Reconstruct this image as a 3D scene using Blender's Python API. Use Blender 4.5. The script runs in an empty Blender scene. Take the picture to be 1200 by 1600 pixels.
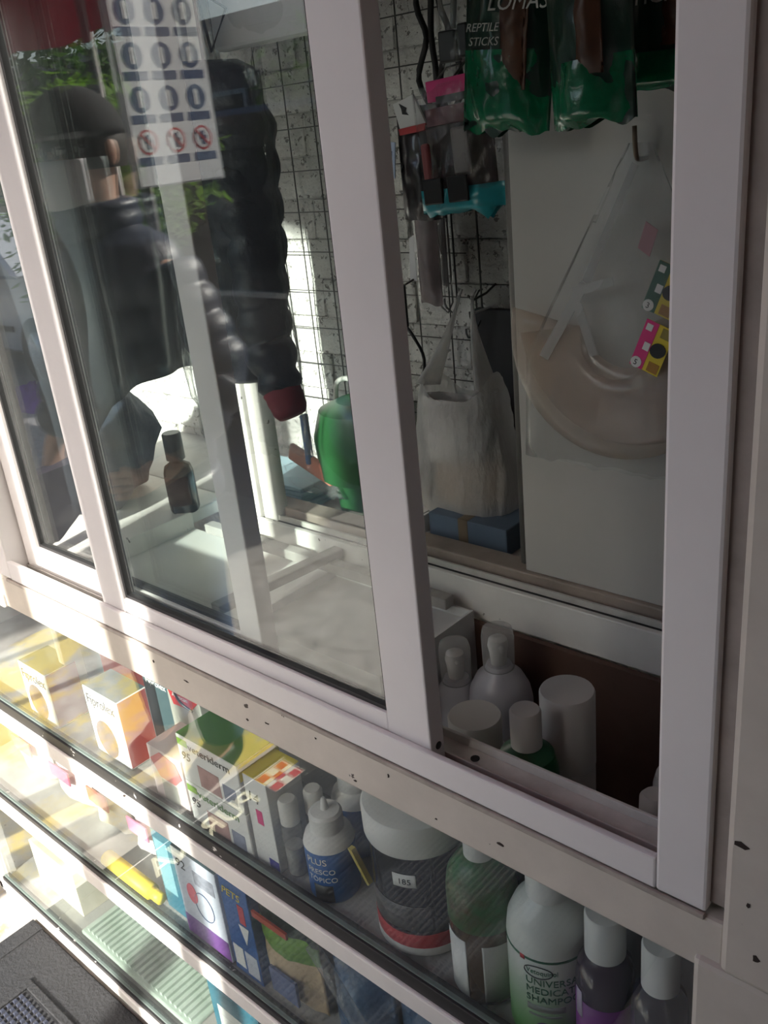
import bpy, bmesh, math, random
from mathutils import Vector, Matrix, noise

# ------------------------------------------------------------------ camera, sky, sun, exposure
sc = bpy.context.scene
COL = sc.collection
random.seed(7)
cam_d = bpy.data.cameras.new('camera')
cam = bpy.data.objects.new('camera', cam_d); COL.objects.link(cam)
cam_d.sensor_fit = 'VERTICAL'; cam_d.sensor_height = 24.0; cam_d.lens = 21.34
cam_d.clip_start = 0.02
right = Vector((0.747941, 0.656504, -0.097911)); down = Vector((0.186833, -0.349768, -0.918017)); fwd = Vector((-0.636929, 0.668329, -0.384263))
R3 = Matrix((right, -down, -fwd)).transposed()
cam.matrix_world = Matrix.Translation((0, -0.58, 1.67)) @ R3.to_4x4()
sc.camera = cam

world = bpy.data.worlds.new('world'); sc.world = world; world.use_nodes = True
wn = world.node_tree; bg = wn.nodes['Background']
sky = wn.nodes.new('ShaderNodeTexSky'); sky.sky_type = 'NISHITA'; sky.sun_disc = False
sky.sun_elevation = math.radians(35); sky.sun_rotation = math.radians(170); sky.air_density = 1.0; sky.dust_density = 3.0; sky.ozone_density = 1.0
wn.links.new(sky.outputs[0], bg.inputs[0]); bg.inputs[1].default_value = 0.27

sun_d = bpy.data.lights.new('sun', 'SUN'); sun_d.energy = 11.5; sun_d.angle = math.radians(1.6); sun_d.color = (1.0, 0.95, 0.86)
sun = bpy.data.objects.new('sun', sun_d); COL.objects.link(sun)
sun_dir = Vector((-0.20, 0.90, -0.42)).normalized()
sun.rotation_euler = sun_dir.to_track_quat('-Z', 'Y').to_euler()

sc.view_settings.view_transform = 'Standard'; sc.view_settings.look = 'None'
sc.view_settings.gamma = 1.0; sc.view_settings.use_curve_mapping = False
sc.view_settings.exposure = 0.68
try:
    sc.cycles.transparent_max_bounces = 32; sc.cycles.max_bounces = 10; sc.cycles.sample_clamp_indirect = 6.0
except Exception: pass

# ------------------------------------------------------------------ materials
MATS = {}
def N(nt, t, **kw):
    n = nt.nodes.new(t)
    for k, v in kw.items(): setattr(n, k, v)
    return n
def mat(name, col, rough=.5, metal=0., vary=.0, scale=25., bump=0., bscale=None, spec=.5, trans=0., chips=None, col2=None, stretch=None, coat=0., subs=0.):
    if name in MATS: return MATS[name]
    m = bpy.data.materials.new(name); m.use_nodes = True; nt = m.node_tree; b = nt.nodes['Principled BSDF']
    L = nt.links.new
    b.inputs['Roughness'].default_value = rough; b.inputs['Metallic'].default_value = metal
    b.inputs['Specular IOR Level'].default_value = spec; b.inputs['Coat Weight'].default_value = coat
    if trans: b.inputs['Transmission Weight'].default_value = trans
    c4 = (*col, 1); b.inputs['Base Color'].default_value = c4
    tc = N(nt, 'ShaderNodeTexCoord'); src = tc.outputs['Object']
    if stretch:
        mp = N(nt, 'ShaderNodeMapping'); mp.inputs['Scale'].default_value = stretch; L(src, mp.inputs[0]); src = mp.outputs[0]
    last = None
    if vary or col2:
        nz = N(nt, 'ShaderNodeTexNoise'); nz.inputs['Scale'].default_value = scale; nz.inputs['Detail'].default_value = 6; nz.inputs['Roughness'].default_value = .65
        L(src, nz.inputs['Vector'])
        rp = N(nt, 'ShaderNodeValToRGB'); rp.color_ramp.elements[0].position = .35; rp.color_ramp.elements[1].position = .65
        lo = col2 if col2 else tuple(max(0, c*(1-vary)) for c in col)
        rp.color_ramp.elements[0].color = (*lo, 1); rp.color_ramp.elements[1].color = c4
        L(nz.outputs[0], rp.inputs[0]); last = rp.outputs[0]
    if chips:
        cs, th, cc = chips
        nz = N(nt, 'ShaderNodeTexNoise'); nz.inputs['Scale'].default_value = cs; nz.inputs['Detail'].default_value = 5; nz.inputs['Roughness'].default_value = .6
        L(tc.outputs['Object'], nz.inputs['Vector'])
        rp = N(nt, 'ShaderNodeValToRGB'); rp.color_ramp.elements[0].position = th; rp.color_ramp.elements[1].position = th+.012
        L(nz.outputs[0], rp.inputs[0])
        mx = N(nt, 'ShaderNodeMixRGB'); mx.inputs[2].default_value = (*cc, 1); mx.inputs[1].default_value = c4
        L(rp.outputs[0], mx.inputs[0])
        if last: L(last, mx.inputs[1])
        last = mx.outputs[0]
    if last: L(last, b.inputs['Base Color'])
    if bump:
        nz = N(nt, 'ShaderNodeTexNoise'); nz.inputs['Scale'].default_value = bscale or scale; nz.inputs['Detail'].default_value = 6
        L(src, nz.inputs['Vector']); bp = N(nt, 'ShaderNodeBump'); bp.inputs['Strength'].default_value = bump; bp.inputs['Distance'].default_value = .01
        L(nz.outputs[0], bp.inputs['Height']); L(bp.outputs[0], b.inputs['Normal'])
    MATS[name] = m
    return m
def film(name, tint, f0=.05, haze=.05, hazecol=(.8, .8, .8), rough=.03, bump=0., bscale=30., hvar=0., hscale=6., transl=.5):
    """clear pane or film: transparent + Schlick mirror + a little dust or milkiness"""
    if name in MATS: return MATS[name]
    m = bpy.data.materials.new(name); m.use_nodes = True; nt = m.node_tree; L = nt.links.new
    for n in list(nt.nodes): nt.nodes.remove(n)
    out = N(nt, 'ShaderNodeOutputMaterial'); tr = N(nt, 'ShaderNodeBsdfTransparent'); tr.inputs[0].default_value = (*tint, 1)
    gl = N(nt, 'ShaderNodeBsdfGlossy'); gl.inputs['Roughness'].default_value = rough
    ge = N(nt, 'ShaderNodeNewGeometry'); dt = N(nt, 'ShaderNodeVectorMath', operation='DOT_PRODUCT')
    L(ge.outputs['Incoming'], dt.inputs[0])
    def mth(op, a, b=None):
        n = N(nt, 'ShaderNodeMath', operation=op)
        for i, v in enumerate((a, b)):
            if v is None: continue
            if isinstance(v, (int, float)): n.inputs[i].default_value = v
            else: L(v, n.inputs[i])
        return n.outputs[0]
    L(ge.outputs['Normal'], dt.inputs[1])
    c = mth('ABSOLUTE', dt.outputs['Value']); p = mth('POWER', mth('SUBTRACT', 1.0, c), 5.0)
    F = mth('ADD', mth('MULTIPLY', p, 1-f0), f0)
    mx = N(nt, 'ShaderNodeMixShader'); L(F, mx.inputs[0]); L(tr.outputs[0], mx.inputs[1]); L(gl.outputs[0], mx.inputs[2])
    df = N(nt, 'ShaderNodeBsdfDiffuse'); df.inputs[0].default_value = (*hazecol, 1)
    tl = N(nt, 'ShaderNodeBsdfTranslucent'); tl.inputs[0].default_value = (*hazecol, 1)
    dm = N(nt, 'ShaderNodeMixShader'); dm.inputs[0].default_value = transl; L(df.outputs[0], dm.inputs[1]); L(tl.outputs[0], dm.inputs[2])
    m2 = N(nt, 'ShaderNodeMixShader'); m2.inputs[0].default_value = haze
    tc = N(nt, 'ShaderNodeTexCoord')
    if hvar:
        nz = N(nt, 'ShaderNodeTexNoise'); nz.inputs['Scale'].default_value = hscale; nz.inputs['Detail'].default_value = 7; nz.inputs['Roughness'].default_value = .7
        L(tc.outputs['Object'], nz.inputs['Vector'])
        L(mth('MAXIMUM', mth('ADD', haze, mth('MULTIPLY', mth('SUBTRACT', nz.outputs[0], .5), hvar)), 0.0), m2.inputs[0])
    L(mx.outputs[0], m2.inputs[1]); L(dm.outputs[0], m2.inputs[2]); L(m2.outputs[0], out.inputs[0])
    if bump:
        nz = N(nt, 'ShaderNodeTexNoise'); nz.inputs['Scale'].default_value = bscale; nz.inputs['Detail'].default_value = 4
        mp = N(nt, 'ShaderNodeMapping'); mp.inputs['Scale'].default_value = (1, 1, .35); L(tc.outputs['Object'], mp.inputs[0]); L(mp.outputs[0], nz.inputs['Vector'])
        bp = N(nt, 'ShaderNodeBump'); bp.inputs['Strength'].default_value = bump; bp.inputs['Distance'].default_value = .02
        L(nz.outputs[0], bp.inputs['Height']); L(bp.outputs[0], gl.inputs['Normal']); L(bp.outputs[0], df.inputs['Normal'])
    MATS[name] = m
    return m
def cloth_translucent(name, col, t=.4):
    m = bpy.data.materials.new(name); m.use_nodes = True; nt = m.node_tree
    b = nt.nodes['Principled BSDF']; b.inputs['Base Color'].default_value = (*col, 1); b.inputs['Roughness'].default_value = .8
    tl = N(nt, 'ShaderNodeBsdfTranslucent'); tl.inputs[0].default_value = (*col, 1)
    mx = N(nt, 'ShaderNodeMixShader'); mx.inputs[0].default_value = t
    nt.links.new(b.outputs[0], mx.inputs[1]); nt.links.new(tl.outputs[0], mx.inputs[2]); nt.links.new(mx.outputs[0], nt.nodes['Material Output'].inputs[0])
    MATS[name] = m
    return m

alu = mat('white_lacquered_aluminium', (.74, .72, .71), .38, vary=.05, scale=6)
wood = mat('chipped_cream_paint', (.60, .555, .485), .55, vary=.14, scale=7, chips=(22, .71, (.035, .025, .02)), bump=.25, bscale=18)
wood2 = mat('worn_white_paint', (.70, .68, .65), .5, vary=.1, scale=9, chips=(34, .685, (.04, .03, .025)), bump=.2, bscale=25)
blackrub = mat('black_gasket', (.012, .012, .013), .55)
gasket_mat = mat('flaking_black_seal', (.012, .012, .013), .5, chips=(45, .68, (.6, .58, .55)))
trackm = mat('dirty_track', (.62, .60, .56), .5, vary=.28, scale=14)
glass = film('window_glass', (.93, .96, .95), f0=.07, haze=.012, hazecol=(.75, .78, .8), rough=.004, hvar=.03, hscale=9)
case_glass = film('case_glass', (.95, .975, .965), f0=.08, haze=.02, hazecol=(.75, .8, .8), rough=.006, hvar=.05, hscale=12)
brown = mat('brown_fibreboard', (.10, .055, .04), .7, vary=.25, scale=8)
brickm = mat('rough_painted_brick', (.84, .83, .80), .9, col2=(.52, .51, .49), scale=6, bump=1.0, bscale=75, chips=(95, .60, (.26, .25, .24)))
mortarm = mat('painted_mortar', (.74, .73, .70), .95, col2=(.4, .39, .38), scale=12, bump=1.0, bscale=60)
white = mat('white_plastic', (.78, .77, .75), .35)
white_mid = mat('aged_white_plastic', (.66, .65, .62), .4)
blackp = mat('black_plastic', (.015, .015, .017), .4)
wire = mat('dark_wire', (.12, .115, .11), .5, metal=.4)
clear = film('clear_polybag', (.97, .97, .97), f0=.05, haze=.05, rough=.12, bump=.6, bscale=40, hvar=.08, hscale=18)
clear_soft = film('clear_film_soft', (.96, .96, .96), f0=.04, haze=.16, rough=.2, bump=.5, bscale=25, hvar=.14, hscale=9)
milky = film('milky_polybag', (.95, .94, .93), f0=.05, haze=.48, hazecol=(.9, .89, .87), rough=.18, bump=.9, bscale=60, hvar=.25, hscale=14, transl=.45)
ink = mat('black_ink', (.02, .02, .022), .6)
cream_ink = mat('pale_cream_ink', (.92, .90, .66), .6)
paperw = mat('white_card', (.80, .80, .79), .55)
red = mat('red_card', (.55, .04, .045), .5)
pinkc = mat('hot_pink_card', (.75, .03, .22), .45)
green = mat('glossy_green_foil', (.004, .20, .085), .22, vary=.5, scale=10, coat=.5, bump=.35, bscale=22)
greend = mat('dark_green_foil', (.006, .035, .022), .3, vary=.4, scale=9, coat=.4, bump=.35, bscale=22)
blue = mat('label_blue', (.02, .12, .38), .4)
teal = mat('teal_film', (.03, .38, .45), .3, coat=.3)
yellow = mat('yellow_card', (.80, .62, .04), .5)

# ------------------------------------------------------------------ mesh helpers
def link(name, me, m, parent=None, smooth=False):
    o = bpy.data.objects.new(name, me); COL.objects.link(o)
    if m and not me.materials: me.materials.append(m)
    if smooth:
        for p in me.polygons: p.use_smooth = True
    if parent: o.parent = parent
    return o
def from_bm(name, bm, m, parent=None, smooth=False):
    me = bpy.data.meshes.new(name); bm.normal_update(); bm.to_mesh(me); bm.free()
    return link(name, me, m, parent, smooth)
def off(parent):
    v = Vector((0, 0, 0))
    while parent is not None: v += Vector(parent.location); parent = parent.parent
    return v
def add_box(bm, x0, x1, y0, y1, z0, z1, bev=0.):
    r = bmesh.ops.create_cube(bm, size=1)
    for v in r['verts']: v.co = Vector(((x0+x1)/2+v.co.x*(x1-x0), (y0+y1)/2+v.co.y*(y1-y0), (z0+z1)/2+v.co.z*(z1-z0)))
    if bev:
        es = list({e for v in r['verts'] for e in v.link_edges})
        bmesh.ops.bevel(bm, geom=es, offset=bev, segments=2, affect='EDGES', profile=.5)
def box(name, x0, x1, y0, y1, z0, z1, m, parent=None, bev=0.):
    """box in world coordinates, parented keeping its place"""
    bm = bmesh.new(); o = off(parent)
    add_box(bm, x0-o.x, x1-o.x, y0-o.y, y1-o.y, z0-o.z, z1-o.z, bev)
    return from_bm(name, bm, m, parent)
def grid_mesh(name, pts, nu, nv, m, parent=None, cu=False, smooth=True):
    f = []
    for i in range(nu if cu else nu-1):
        for j in range(nv-1):
            a = i*nv+j; b = ((i+1) % nu)*nv+j
            f.append((a, b, b+1, a+1))
    me = bpy.data.meshes.new(name); o = off(parent)
    me.from_pydata([tuple(Vector(p)-o) for p in pts], [], f); me.update()
    return link(name, me, m, parent, smooth)
def lathe(name, prof, m, parent, c=(0, 0, 0), n=32, sx=1., sy=1., smooth=True):
    """prof: (r, z) list from the bottom; local to the parent plus c"""
    bm = bmesh.new(); rings = []
    for r, z in prof:
        rings.append([bm.verts.new((c[0]+sx*r*math.cos(2*math.pi*k/n), c[1]+sy*r*math.sin(2*math.pi*k/n), c[2]+z)) for k in range(n)])
    for a, b in zip(rings, rings[1:]):
        for k in range(n): bm.faces.new((a[k], a[(k+1) % n], b[(k+1) % n], b[k]))
    bm.faces.new(rings[0][::-1]); bm.faces.new(rings[-1])
    o = from_bm(name, bm, m, parent, False)
    if smooth:
        for p in o.data.polygons: p.use_smooth = len(p.vertices) == 4
        mod = o.modifiers.new('edge', 'EDGE_SPLIT'); mod.split_angle = math.radians(38)
    return o
def tube(name, path, r, m, parent=None, n=8, sub=0, closed=False):
    """round bar along world points; r a number or one per point"""
    P = [Vector(p) for p in path]
    if sub:
        Q = []
        for i in range(len(P)-1):
            p0 = P[max(i-1, 0)]; p1 = P[i]; p2 = P[i+1]; p3 = P[min(i+2, len(P)-1)]
            for k in range(sub):
                t = k/sub
                Q.append(.5*((2*p1)+(-p0+p2)*t+(2*p0-5*p1+4*p2-p3)*t*t+(-p0+3*p1-3*p2+p3)*t**3))
        Q.append(P[-1])
        if not isinstance(r, (int, float)):
            r = [r[min(int(i/sub), len(r)-2)]*(1-(i/sub-int(min(i/sub, len(r)-2))))+r[min(int(i/sub)+1, len(r)-1)]*(i/sub-int(min(i/sub, len(r)-2))) for i in range(len(Q))]
        P = Q
    bm = bmesh.new(); rings = []; o = off(parent); up = Vector((0.13, .21, .97)).normalized()
    for i, p in enumerate(P):
        t = (P[min(i+1, len(P)-1)]-P[max(i-1, 0)])
        t = t.normalized() if t.length else Vector((0, 0, 1))
        a = t.cross(up)
        if a.length < .05: a = t.cross(Vector((1, 0, 0)))
        a.normalize(); b = t.cross(a); rr = r if isinstance(r, (int, float)) else r[i]
        rings.append([bm.verts.new(p-o+rr*(a*math.cos(2*math.pi*k/n)+b*math.sin(2*math.pi*k/n))) for k in range(n)])
    for a, b in zip(rings, rings[1:]):
        for k in range(n): bm.faces.new((a[k], a[(k+1) % n], b[(k+1) % n], b[k]))
    bm.faces.new(rings[0][::-1]); bm.faces.new(rings[-1])
    bmesh.ops.recalc_face_normals(bm, faces=bm.faces)
    return from_bm(name, bm, m, parent, True)
def prism(name, poly, y0, y1, m, parent=None, bev=0.):
    """polygon (x, z) in world coordinates extruded from y0 to y1"""
    bm = bmesh.new(); o = off(parent)
    a = [bm.verts.new((x-o.x, y0-o.y, z-o.z)) for x, z in poly]; b = [bm.verts.new((x-o.x, y1-o.y, z-o.z)) for x, z in poly]
    bm.faces.new(a); bm.faces.new(b[::-1]); n = len(poly)
    for k in range(n): bm.faces.new((a[k], b[k], b[(k+1) % n], a[(k+1) % n]))
    bmesh.ops.recalc_face_normals(bm, faces=bm.faces)
    if bev: bmesh.ops.bevel(bm, geom=list(bm.edges), offset=bev, segments=1, affect='EDGES')
    return from_bm(name, bm, m, parent)
def pouch(name, w, h, d, m, parent, c=(0, 0, 0), seed=0, nx=22, nz=26, top=.15, bot=.35, wr=.004, taper=0., fn=None):
    """filled packet hanging from its top edge: x across, z down, front towards -y; local to parent plus c"""
    V = []; F = []; o = Vector(c)
    for s in (-1, 1):
        for i in range(nx+1):
            for j in range(nz+1):
                u = i/nx*2-1; v = j/nz
                bul = (1-u**4)*max(0., min(1, (1-abs(u)**2.2)))*(top+(1-top)*math.sin(min(v/.75, 1)*math.pi/2))*(1 if v < .85 else max(bot, 1-(v-.85)/.15*(1-bot)))
                ww = w*(1-taper*(1-v))
                x = u*ww/2*(1-.04*bul); z = -v*h
                nzv = noise.noise(Vector((x*28+seed*3.1, z*20+s, seed*1.7)))+.5*noise.noise(Vector((x*70, z*60+seed, s)))
                y = s*d/2*bul + (wr*nzv*(1-abs(u)**6))
                if j == nz: z += wr*2.2*noise.noise(Vector((x*40, seed, 3)))
                p = Vector((x, y, z))
                if fn: p = fn(p, u, v, s)
                V.append(tuple(p+o))
    k = (nx+1)*(nz+1)
    for s in (0, 1):
        for i in range(nx):
            for j in range(nz):
                a = s*k+i*(nz+1)+j; q = (a, a+nz+1, a+nz+2, a+1)
                F.append(q if s == 0 else q[::-1])
    me = bpy.data.meshes.new(name); me.from_pydata(V, [], F); me.update()
    bm = bmesh.new(); bm.from_mesh(me); bmesh.ops.remove_doubles(bm, verts=bm.verts, dist=.0004); bmesh.ops.recalc_face_normals(bm, faces=bm.faces); bm.to_mesh(me); bm.free()
    return link(name, me, m, parent, True)
def text(name, s, size, loc, m, parent, rot=(math.pi/2, 0, 0), cyl=None, sx=1., shear=0., ext=.0002, align='LEFT'):
    """lettering as a mesh; loc local to the parent; cyl=(cx, cy, R, angle) wraps it round an upright bottle"""
    cu = bpy.data.curves.new('lettering', 'FONT'); cu.body = s; cu.size = size; cu.extrude = ext; cu.shear = shear; cu.align_x = align; cu.resolution_u = 3
    t = bpy.data.objects.new('tmp_text', cu); COL.objects.link(t)
    bpy.context.view_layer.update()
    dg = bpy.context.evaluated_depsgraph_get(); me = bpy.data.meshes.new_from_object(t.evaluated_get(dg))
    bpy.data.objects.remove(t); bpy.data.curves.remove(cu)
    if cyl:
        cx, cy, R, a0 = cyl
        for v in me.vertices:
            a = a0+v.co.x*sx/R; rr = R+v.co.z+ext
            v.co = Vector((cx+rr*math.sin(a), cy-rr*math.cos(a), loc[2]+v.co.y))
    else:
        E = Matrix.Translation(loc) @ __import__('mathutils').Euler(rot).to_matrix().to_4x4() @ Matrix.Diagonal((sx, 1, 1, 1))
        me.transform(E)
    me.materials.clear(); me.materials.append(m)
    return link(name, me, m, parent)
def wrap(name, cx, cy, R, a0, a1, z0, z1, m, parent, n=18, th=.0004):
    """paper label wrapped on a bottle; angles measured from the front (-y) towards +x"""
    V = []
    for k in range(n+1):
        a = a0+(a1-a0)*k/n
        for z in (z0, z1): V.append((cx+(R+th)*math.sin(a), cy-(R+th)*math.cos(a), z))
    F = [(2*k, 2*k+2, 2*k+3, 2*k+1) for k in range(n)]
    me = bpy.data.meshes.new(name); me.from_pydata(V, [], F); me.update()
    o = link(name, me, m, parent, True); s = o.modifiers.new('thick', 'SOLIDIFY'); s.thickness = .0005; s.offset = -1
    return o
def empty(name, loc=(0, 0, 0), parent=None, rotz=0.):
    o = bpy.data.objects.new(name, None); COL.objects.link(o); o.location = loc; o.rotation_euler = (0, 0, rotz); o.empty_display_size = .02
    if parent: o.parent = parent
    return o
def thing(name, label, cat, loc=(0, 0, 0), group=None, rotz=0.):
    o = empty(name, loc, None, rotz); return tag(o, label, cat, group)
def tag(o, label, cat, group=None):
    o['label'] = label; o['category'] = cat
    if group: o['group'] = group
    return o
def struct(o, label=None):
    o['kind'] = 'structure'
    if label: o['label'] = label
    return o
pi = math.pi

# ------------------------------------------------------------------ the setting
# pavement and road
def pavement_mat():
    m = bpy.data.materials.new('worn_pavement'); m.use_nodes = True; nt = m.node_tree; b = nt.nodes['Principled BSDF']; L = nt.links.new
    tc = N(nt, 'ShaderNodeTexCoord')
    nz = N(nt, 'ShaderNodeTexNoise'); nz.inputs['Scale'].default_value = 14; nz.inputs['Detail'].default_value = 8; L(tc.outputs['Object'], nz.inputs['Vector'])
    rp = N(nt, 'ShaderNodeValToRGB'); rp.color_ramp.elements[0].position = .3; rp.color_ramp.elements[0].color = (.34, .32, .29, 1); rp.color_ramp.elements[1].position = .7; rp.color_ramp.elements[1].color = (.60, .57, .53, 1)
    L(nz.outputs[0], rp.inputs[0])
    n2 = N(nt, 'ShaderNodeTexNoise'); n2.inputs['Scale'].default_value = 3.2; n2.inputs['Detail'].default_value = 9; n2.inputs['Roughness'].default_value = .7; L(tc.outputs['Object'], n2.inputs['Vector'])
    r2 = N(nt, 'ShaderNodeValToRGB'); r2.color_ramp.elements[0].position = .48; r2.color_ramp.elements[1].position = .56; L(n2.outputs[0], r2.inputs[0])
    # the paint lies only on the strip beside the cabinet end
    sp = N(nt, 'ShaderNodeSeparateXYZ'); L(tc.outputs['Object'], sp.inputs[0])
    def mm(op, a, b):
        n = N(nt, 'ShaderNodeMath', operation=op)
        for i, v in enumerate((a, b)):
            if isinstance(v, (int, float)): n.inputs[i].default_value = v
            else: L(v, n.inputs[i])
        return n.outputs[0]
    msk = mm('MULTIPLY', mm('MULTIPLY', mm('LESS_THAN', sp.outputs[0], -1.87), mm('GREATER_THAN', sp.outputs[1], -.95)), mm('GREATER_THAN', sp.outputs[0], -3.2))
    mx = N(nt, 'ShaderNodeMixRGB'); mx.inputs[2].default_value = (.72, .55, .12, 1)
    L(mm('MULTIPLY', r2.outputs[0], msk), mx.inputs[0]); L(rp.outputs[0], mx.inputs[1]); L(mx.outputs[0], b.inputs['Base Color']); b.inputs['Roughness'].default_value = .85
    bp = N(nt, 'ShaderNodeBump'); bp.inputs['Strength'].default_value = .3; bp.inputs['Distance'].default_value = .01; L(nz.outputs[0], bp.inputs['Height']); L(bp.outputs[0], b.inputs['Normal'])
    return m
road = mat('sunlit_asphalt', (.42, .41, .42), .9, vary=.2, scale=8)
fl = box('floor', -16, 1.2, -2.1, 1.2, -.15, 0, pavement_mat()); struct(fl, 'worn concrete pavement with patches of yellow paint')
rd = box('street', -30, 6, -16, -2.1, -.3, -.10, road); struct(rd, 'pale sunlit asphalt street beyond the pavement')
kb = box('kerb', -16, 1.2, -2.22, -2.1, -.15, .005, mat('kerb_concrete', (.45, .43, .4), .9, vary=.3)); struct(kb, 'concrete kerb between pavement and street')

# rough brick wall behind the display
wb = box('wall_back', -3.4, .1, .752, .95, 0, 2.3, mortarm); struct(wb, 'rough white painted brick wall behind the display window')
bricks = []
for k in range(6):
    bm = bmesh.new(); rr = random.Random(k)
    add_box(bm, -.1222, .1222, -.007, .02, -.0382, .0382, .004)
    for v in bm.verts: v.co += Vector((rr.uniform(-.0015, .0015), rr.uniform(-.004, .003), rr.uniform(-.0012, .0012)))
    me = bpy.data.meshes.new('brick'); bm.to_mesh(me); bm.free(); me.materials.append(brickm); bricks.append(me)
for r in range(17):
    z = .82+r*.078
    for c in range(9):
        x = -2.35+c*.246+(.123 if r % 2 else 0)
        b = bpy.data.objects.new('brick', random.choice(bricks)); COL.objects.link(b)
        b.parent = wb; b.location = (x, .752+random.uniform(-.003, .003), z); b.rotation_euler = (random.uniform(-.02, .02), random.uniform(-.004, .004), random.uniform(-.01, .01))

# closed side and ceiling of the shop inside
shade = mat('dim_painted_plaster', (.66, .64, .61), .9, vary=.15, scale=5, bump=.3)
struct(box('wall_inner', -.12, -.06, .09, .95, 0, 2.3, shade), 'plaster side wall inside the shop')
struct(box('ceiling', -2.2, .1, .02, .95, 2.2, 2.3, shade), 'low ceiling over the display window')
struct(box('wall_upper', -2.4, .5, -.02, .09, 2.08, 3.2, mat('signboard_paint', (.55, .50, .46), .8, vary=.1)), 'painted fascia above the window')
struct(box('wall_right', .46, .56, -2.1, .12, 0, 3.2, mat('brown_render', (.10, .08, .07), .9, vary=.2, scale=6)), 'unseen brown side wall added to darken the right side')  # unseen wall added to cut the skylight from the right
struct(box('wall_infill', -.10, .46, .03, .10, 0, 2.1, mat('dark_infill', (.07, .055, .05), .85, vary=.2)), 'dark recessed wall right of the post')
# unseen wall added to keep sun and sky off the window's right
struct(box('wall_sunblock', -.705, 1.2, -1.55, -1.45, 0, 3.3, mat('sunblock_sheet', (.07, .06, .055), .7, vary=.15, scale=4)), 'unseen dark wall added across the walkway to block sun')

# painted wooden post and beam around the window
post = struct(empty('trim_1', (-.16, 0, 0)), 'chipped cream painted wooden post right of the window')
box('post_face', -.208, -.10, -.012, .10, .985, 2.1, wood, post, .006)
box('post_foot', -.232, -.10, -.010, .10, 0, .985, wood, post, .006)
box('post_bead', -.226, -.206, .004, .09, 1.04, 2.1, mat('shaded_bead_paint', (.36, .31, .28), .6, vary=.3, scale=12), post, .002)  # recess shade beside the jamb is put into the bead's darker colour
CH = mat('bare_wood_chip', (.03, .02, .016), .9)
for cx, cz, w, h in ((-.196, 1.130, .012, .007), (-.170, 1.118, .008, .012), (-.150, 1.106, .009, .02), (-.187, 1.073, .004, .005), (-.178, 1.02, .007, .007), (-.153, 1.165, .004, .004), (-.163, 1.045, .003, .004)):
    pts = [(cx+w/2*math.cos(a*pi/4)*random.uniform(.6, 1.2), cz+h/2*math.sin(a*pi/4)*random.uniform(.6, 1.2)) for a in range(8)]
    prism('paint_chip', pts, -.0126, -.011, CH, post)
beam = struct(empty('trim_2', (-.9, 0, 1.0)), 'chipped cream painted beam under the window sill')
box('beam_board', -1.62, -.206, -.004, .06, .968, 1.030, wood, beam, .004)
box('sealant_bead', -1.45, -.225, -.006, -.002, 1.027, 1.033, mat('old_sealant', (.45, .40, .35), .8, vary=.3), beam, .001)
for cx, cz, w, h in ((-.437, .995, .010, .004), (-.585, 1.012, .003, .006), (-.64, .98, .006, .003), (-.79, 1.0, .012, .003), (-.83, .99, .005, .004), (-.955, 1.003, .012, .003), (-1.03, 1.01, .004, .005), (-.52, .985, .005, .002), (-.7, 1.015, .004, .003)):
    pts = [(cx+w/2*math.cos(a*pi/4)*random.uniform(.5, 1.3), cz+h/2*math.sin(a*pi/4)*random.uniform(.5, 1.3)) for a in range(8)]
    prism('paint_chip', pts, -.0045, -.003, CH, beam)

# front sliding window: frame, tracks and two sashes pushed to the left
w1 = struct(empty('window_1', (-.84, 0, 1.03)), 'white aluminium sliding window with both sashes pushed left')
box('jamb', -.270, -.224, -.004, .062, 1.034, 2.08, alu, w1, .003)
box('jamb', -1.478, -1.432, -.004, .062, 1.034, 2.08, alu, w1, .003)
box('head_rail', -1.478, -.224, -.004, .062, 2.03, 2.08, alu, w1, .003)
box('sill_rail', -1.432, -.270, -.004, .004, 1.034, 1.069, alu, w1, .002)
box('track_bed', -1.432, -.270, .004, .062, 1.032, 1.041, trackm, w1)
box('track_rib', -1.432, -.270, .028, .0305, 1.041, 1.050, trackm, w1, .0008)
box('track_seal', -1.432, -.270, .004, .008, 1.041, 1.058, blackrub, w1)
box('inner_lip', -1.432, -.270, .058, .062, 1.041, 1.052, trackm, w1, .0008)
lathe('drain_hole', [(.005, 0), (.005, .001)], blackp, w1, Vector((-.50, .045, 1.0415))-Vector(w1.location), 12)
def sash(x0, x1, y0, y1, z0, z1, sw, rw):
    s = empty('sash', (0, 0, 0), w1); s.location = Vector(((x0+x1)/2, (y0+y1)/2, z0))-Vector(w1.location)
    box('stile', x0, x0+sw, y0, y1, z0, z1, alu, s, .002); box('stile', x1-sw, x1, y0, y1, z0, z1, alu, s, .002)
    box('bottom_rail', x0+sw, x1-sw, y0+.001, y1-.001, z0, z0+rw, alu, s, .002); box('top_rail', x0+sw, x1-sw, y0+.001, y1-.001, z1-rw, z1, alu, s, .002)
    yc = (y0+y1)/2
    box('pane', x0+sw-.004, x1-sw+.004, yc-.002, yc+.002, z0+rw-.004, z1-rw+.004, glass, s)
    g = .005
    for a in ((x0+sw, x0+sw+g, z0+rw, z1-rw), (x1-sw-g, x1-sw, z0+rw, z1-rw), (x0+sw+g, x1-sw-g, z0+rw, z0+rw+g)):
        box('gasket', a[0], a[1], yc-.006, yc+.006, a[2], a[3], blackrub, s)
    return s
s1 = sash(-1.152, -.526, .005, .0275, 1.043, 2.03, .060, .046)
s2 = sash(-1.430, -.819, .031, .0575, 1.043, 2.03, .042, .046)
for z in (1.066,):
    tube('screw_hole', [(-.5265, .017, z), (-.5252, .017, z)], .0045, blackp, s1, 12)

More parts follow.
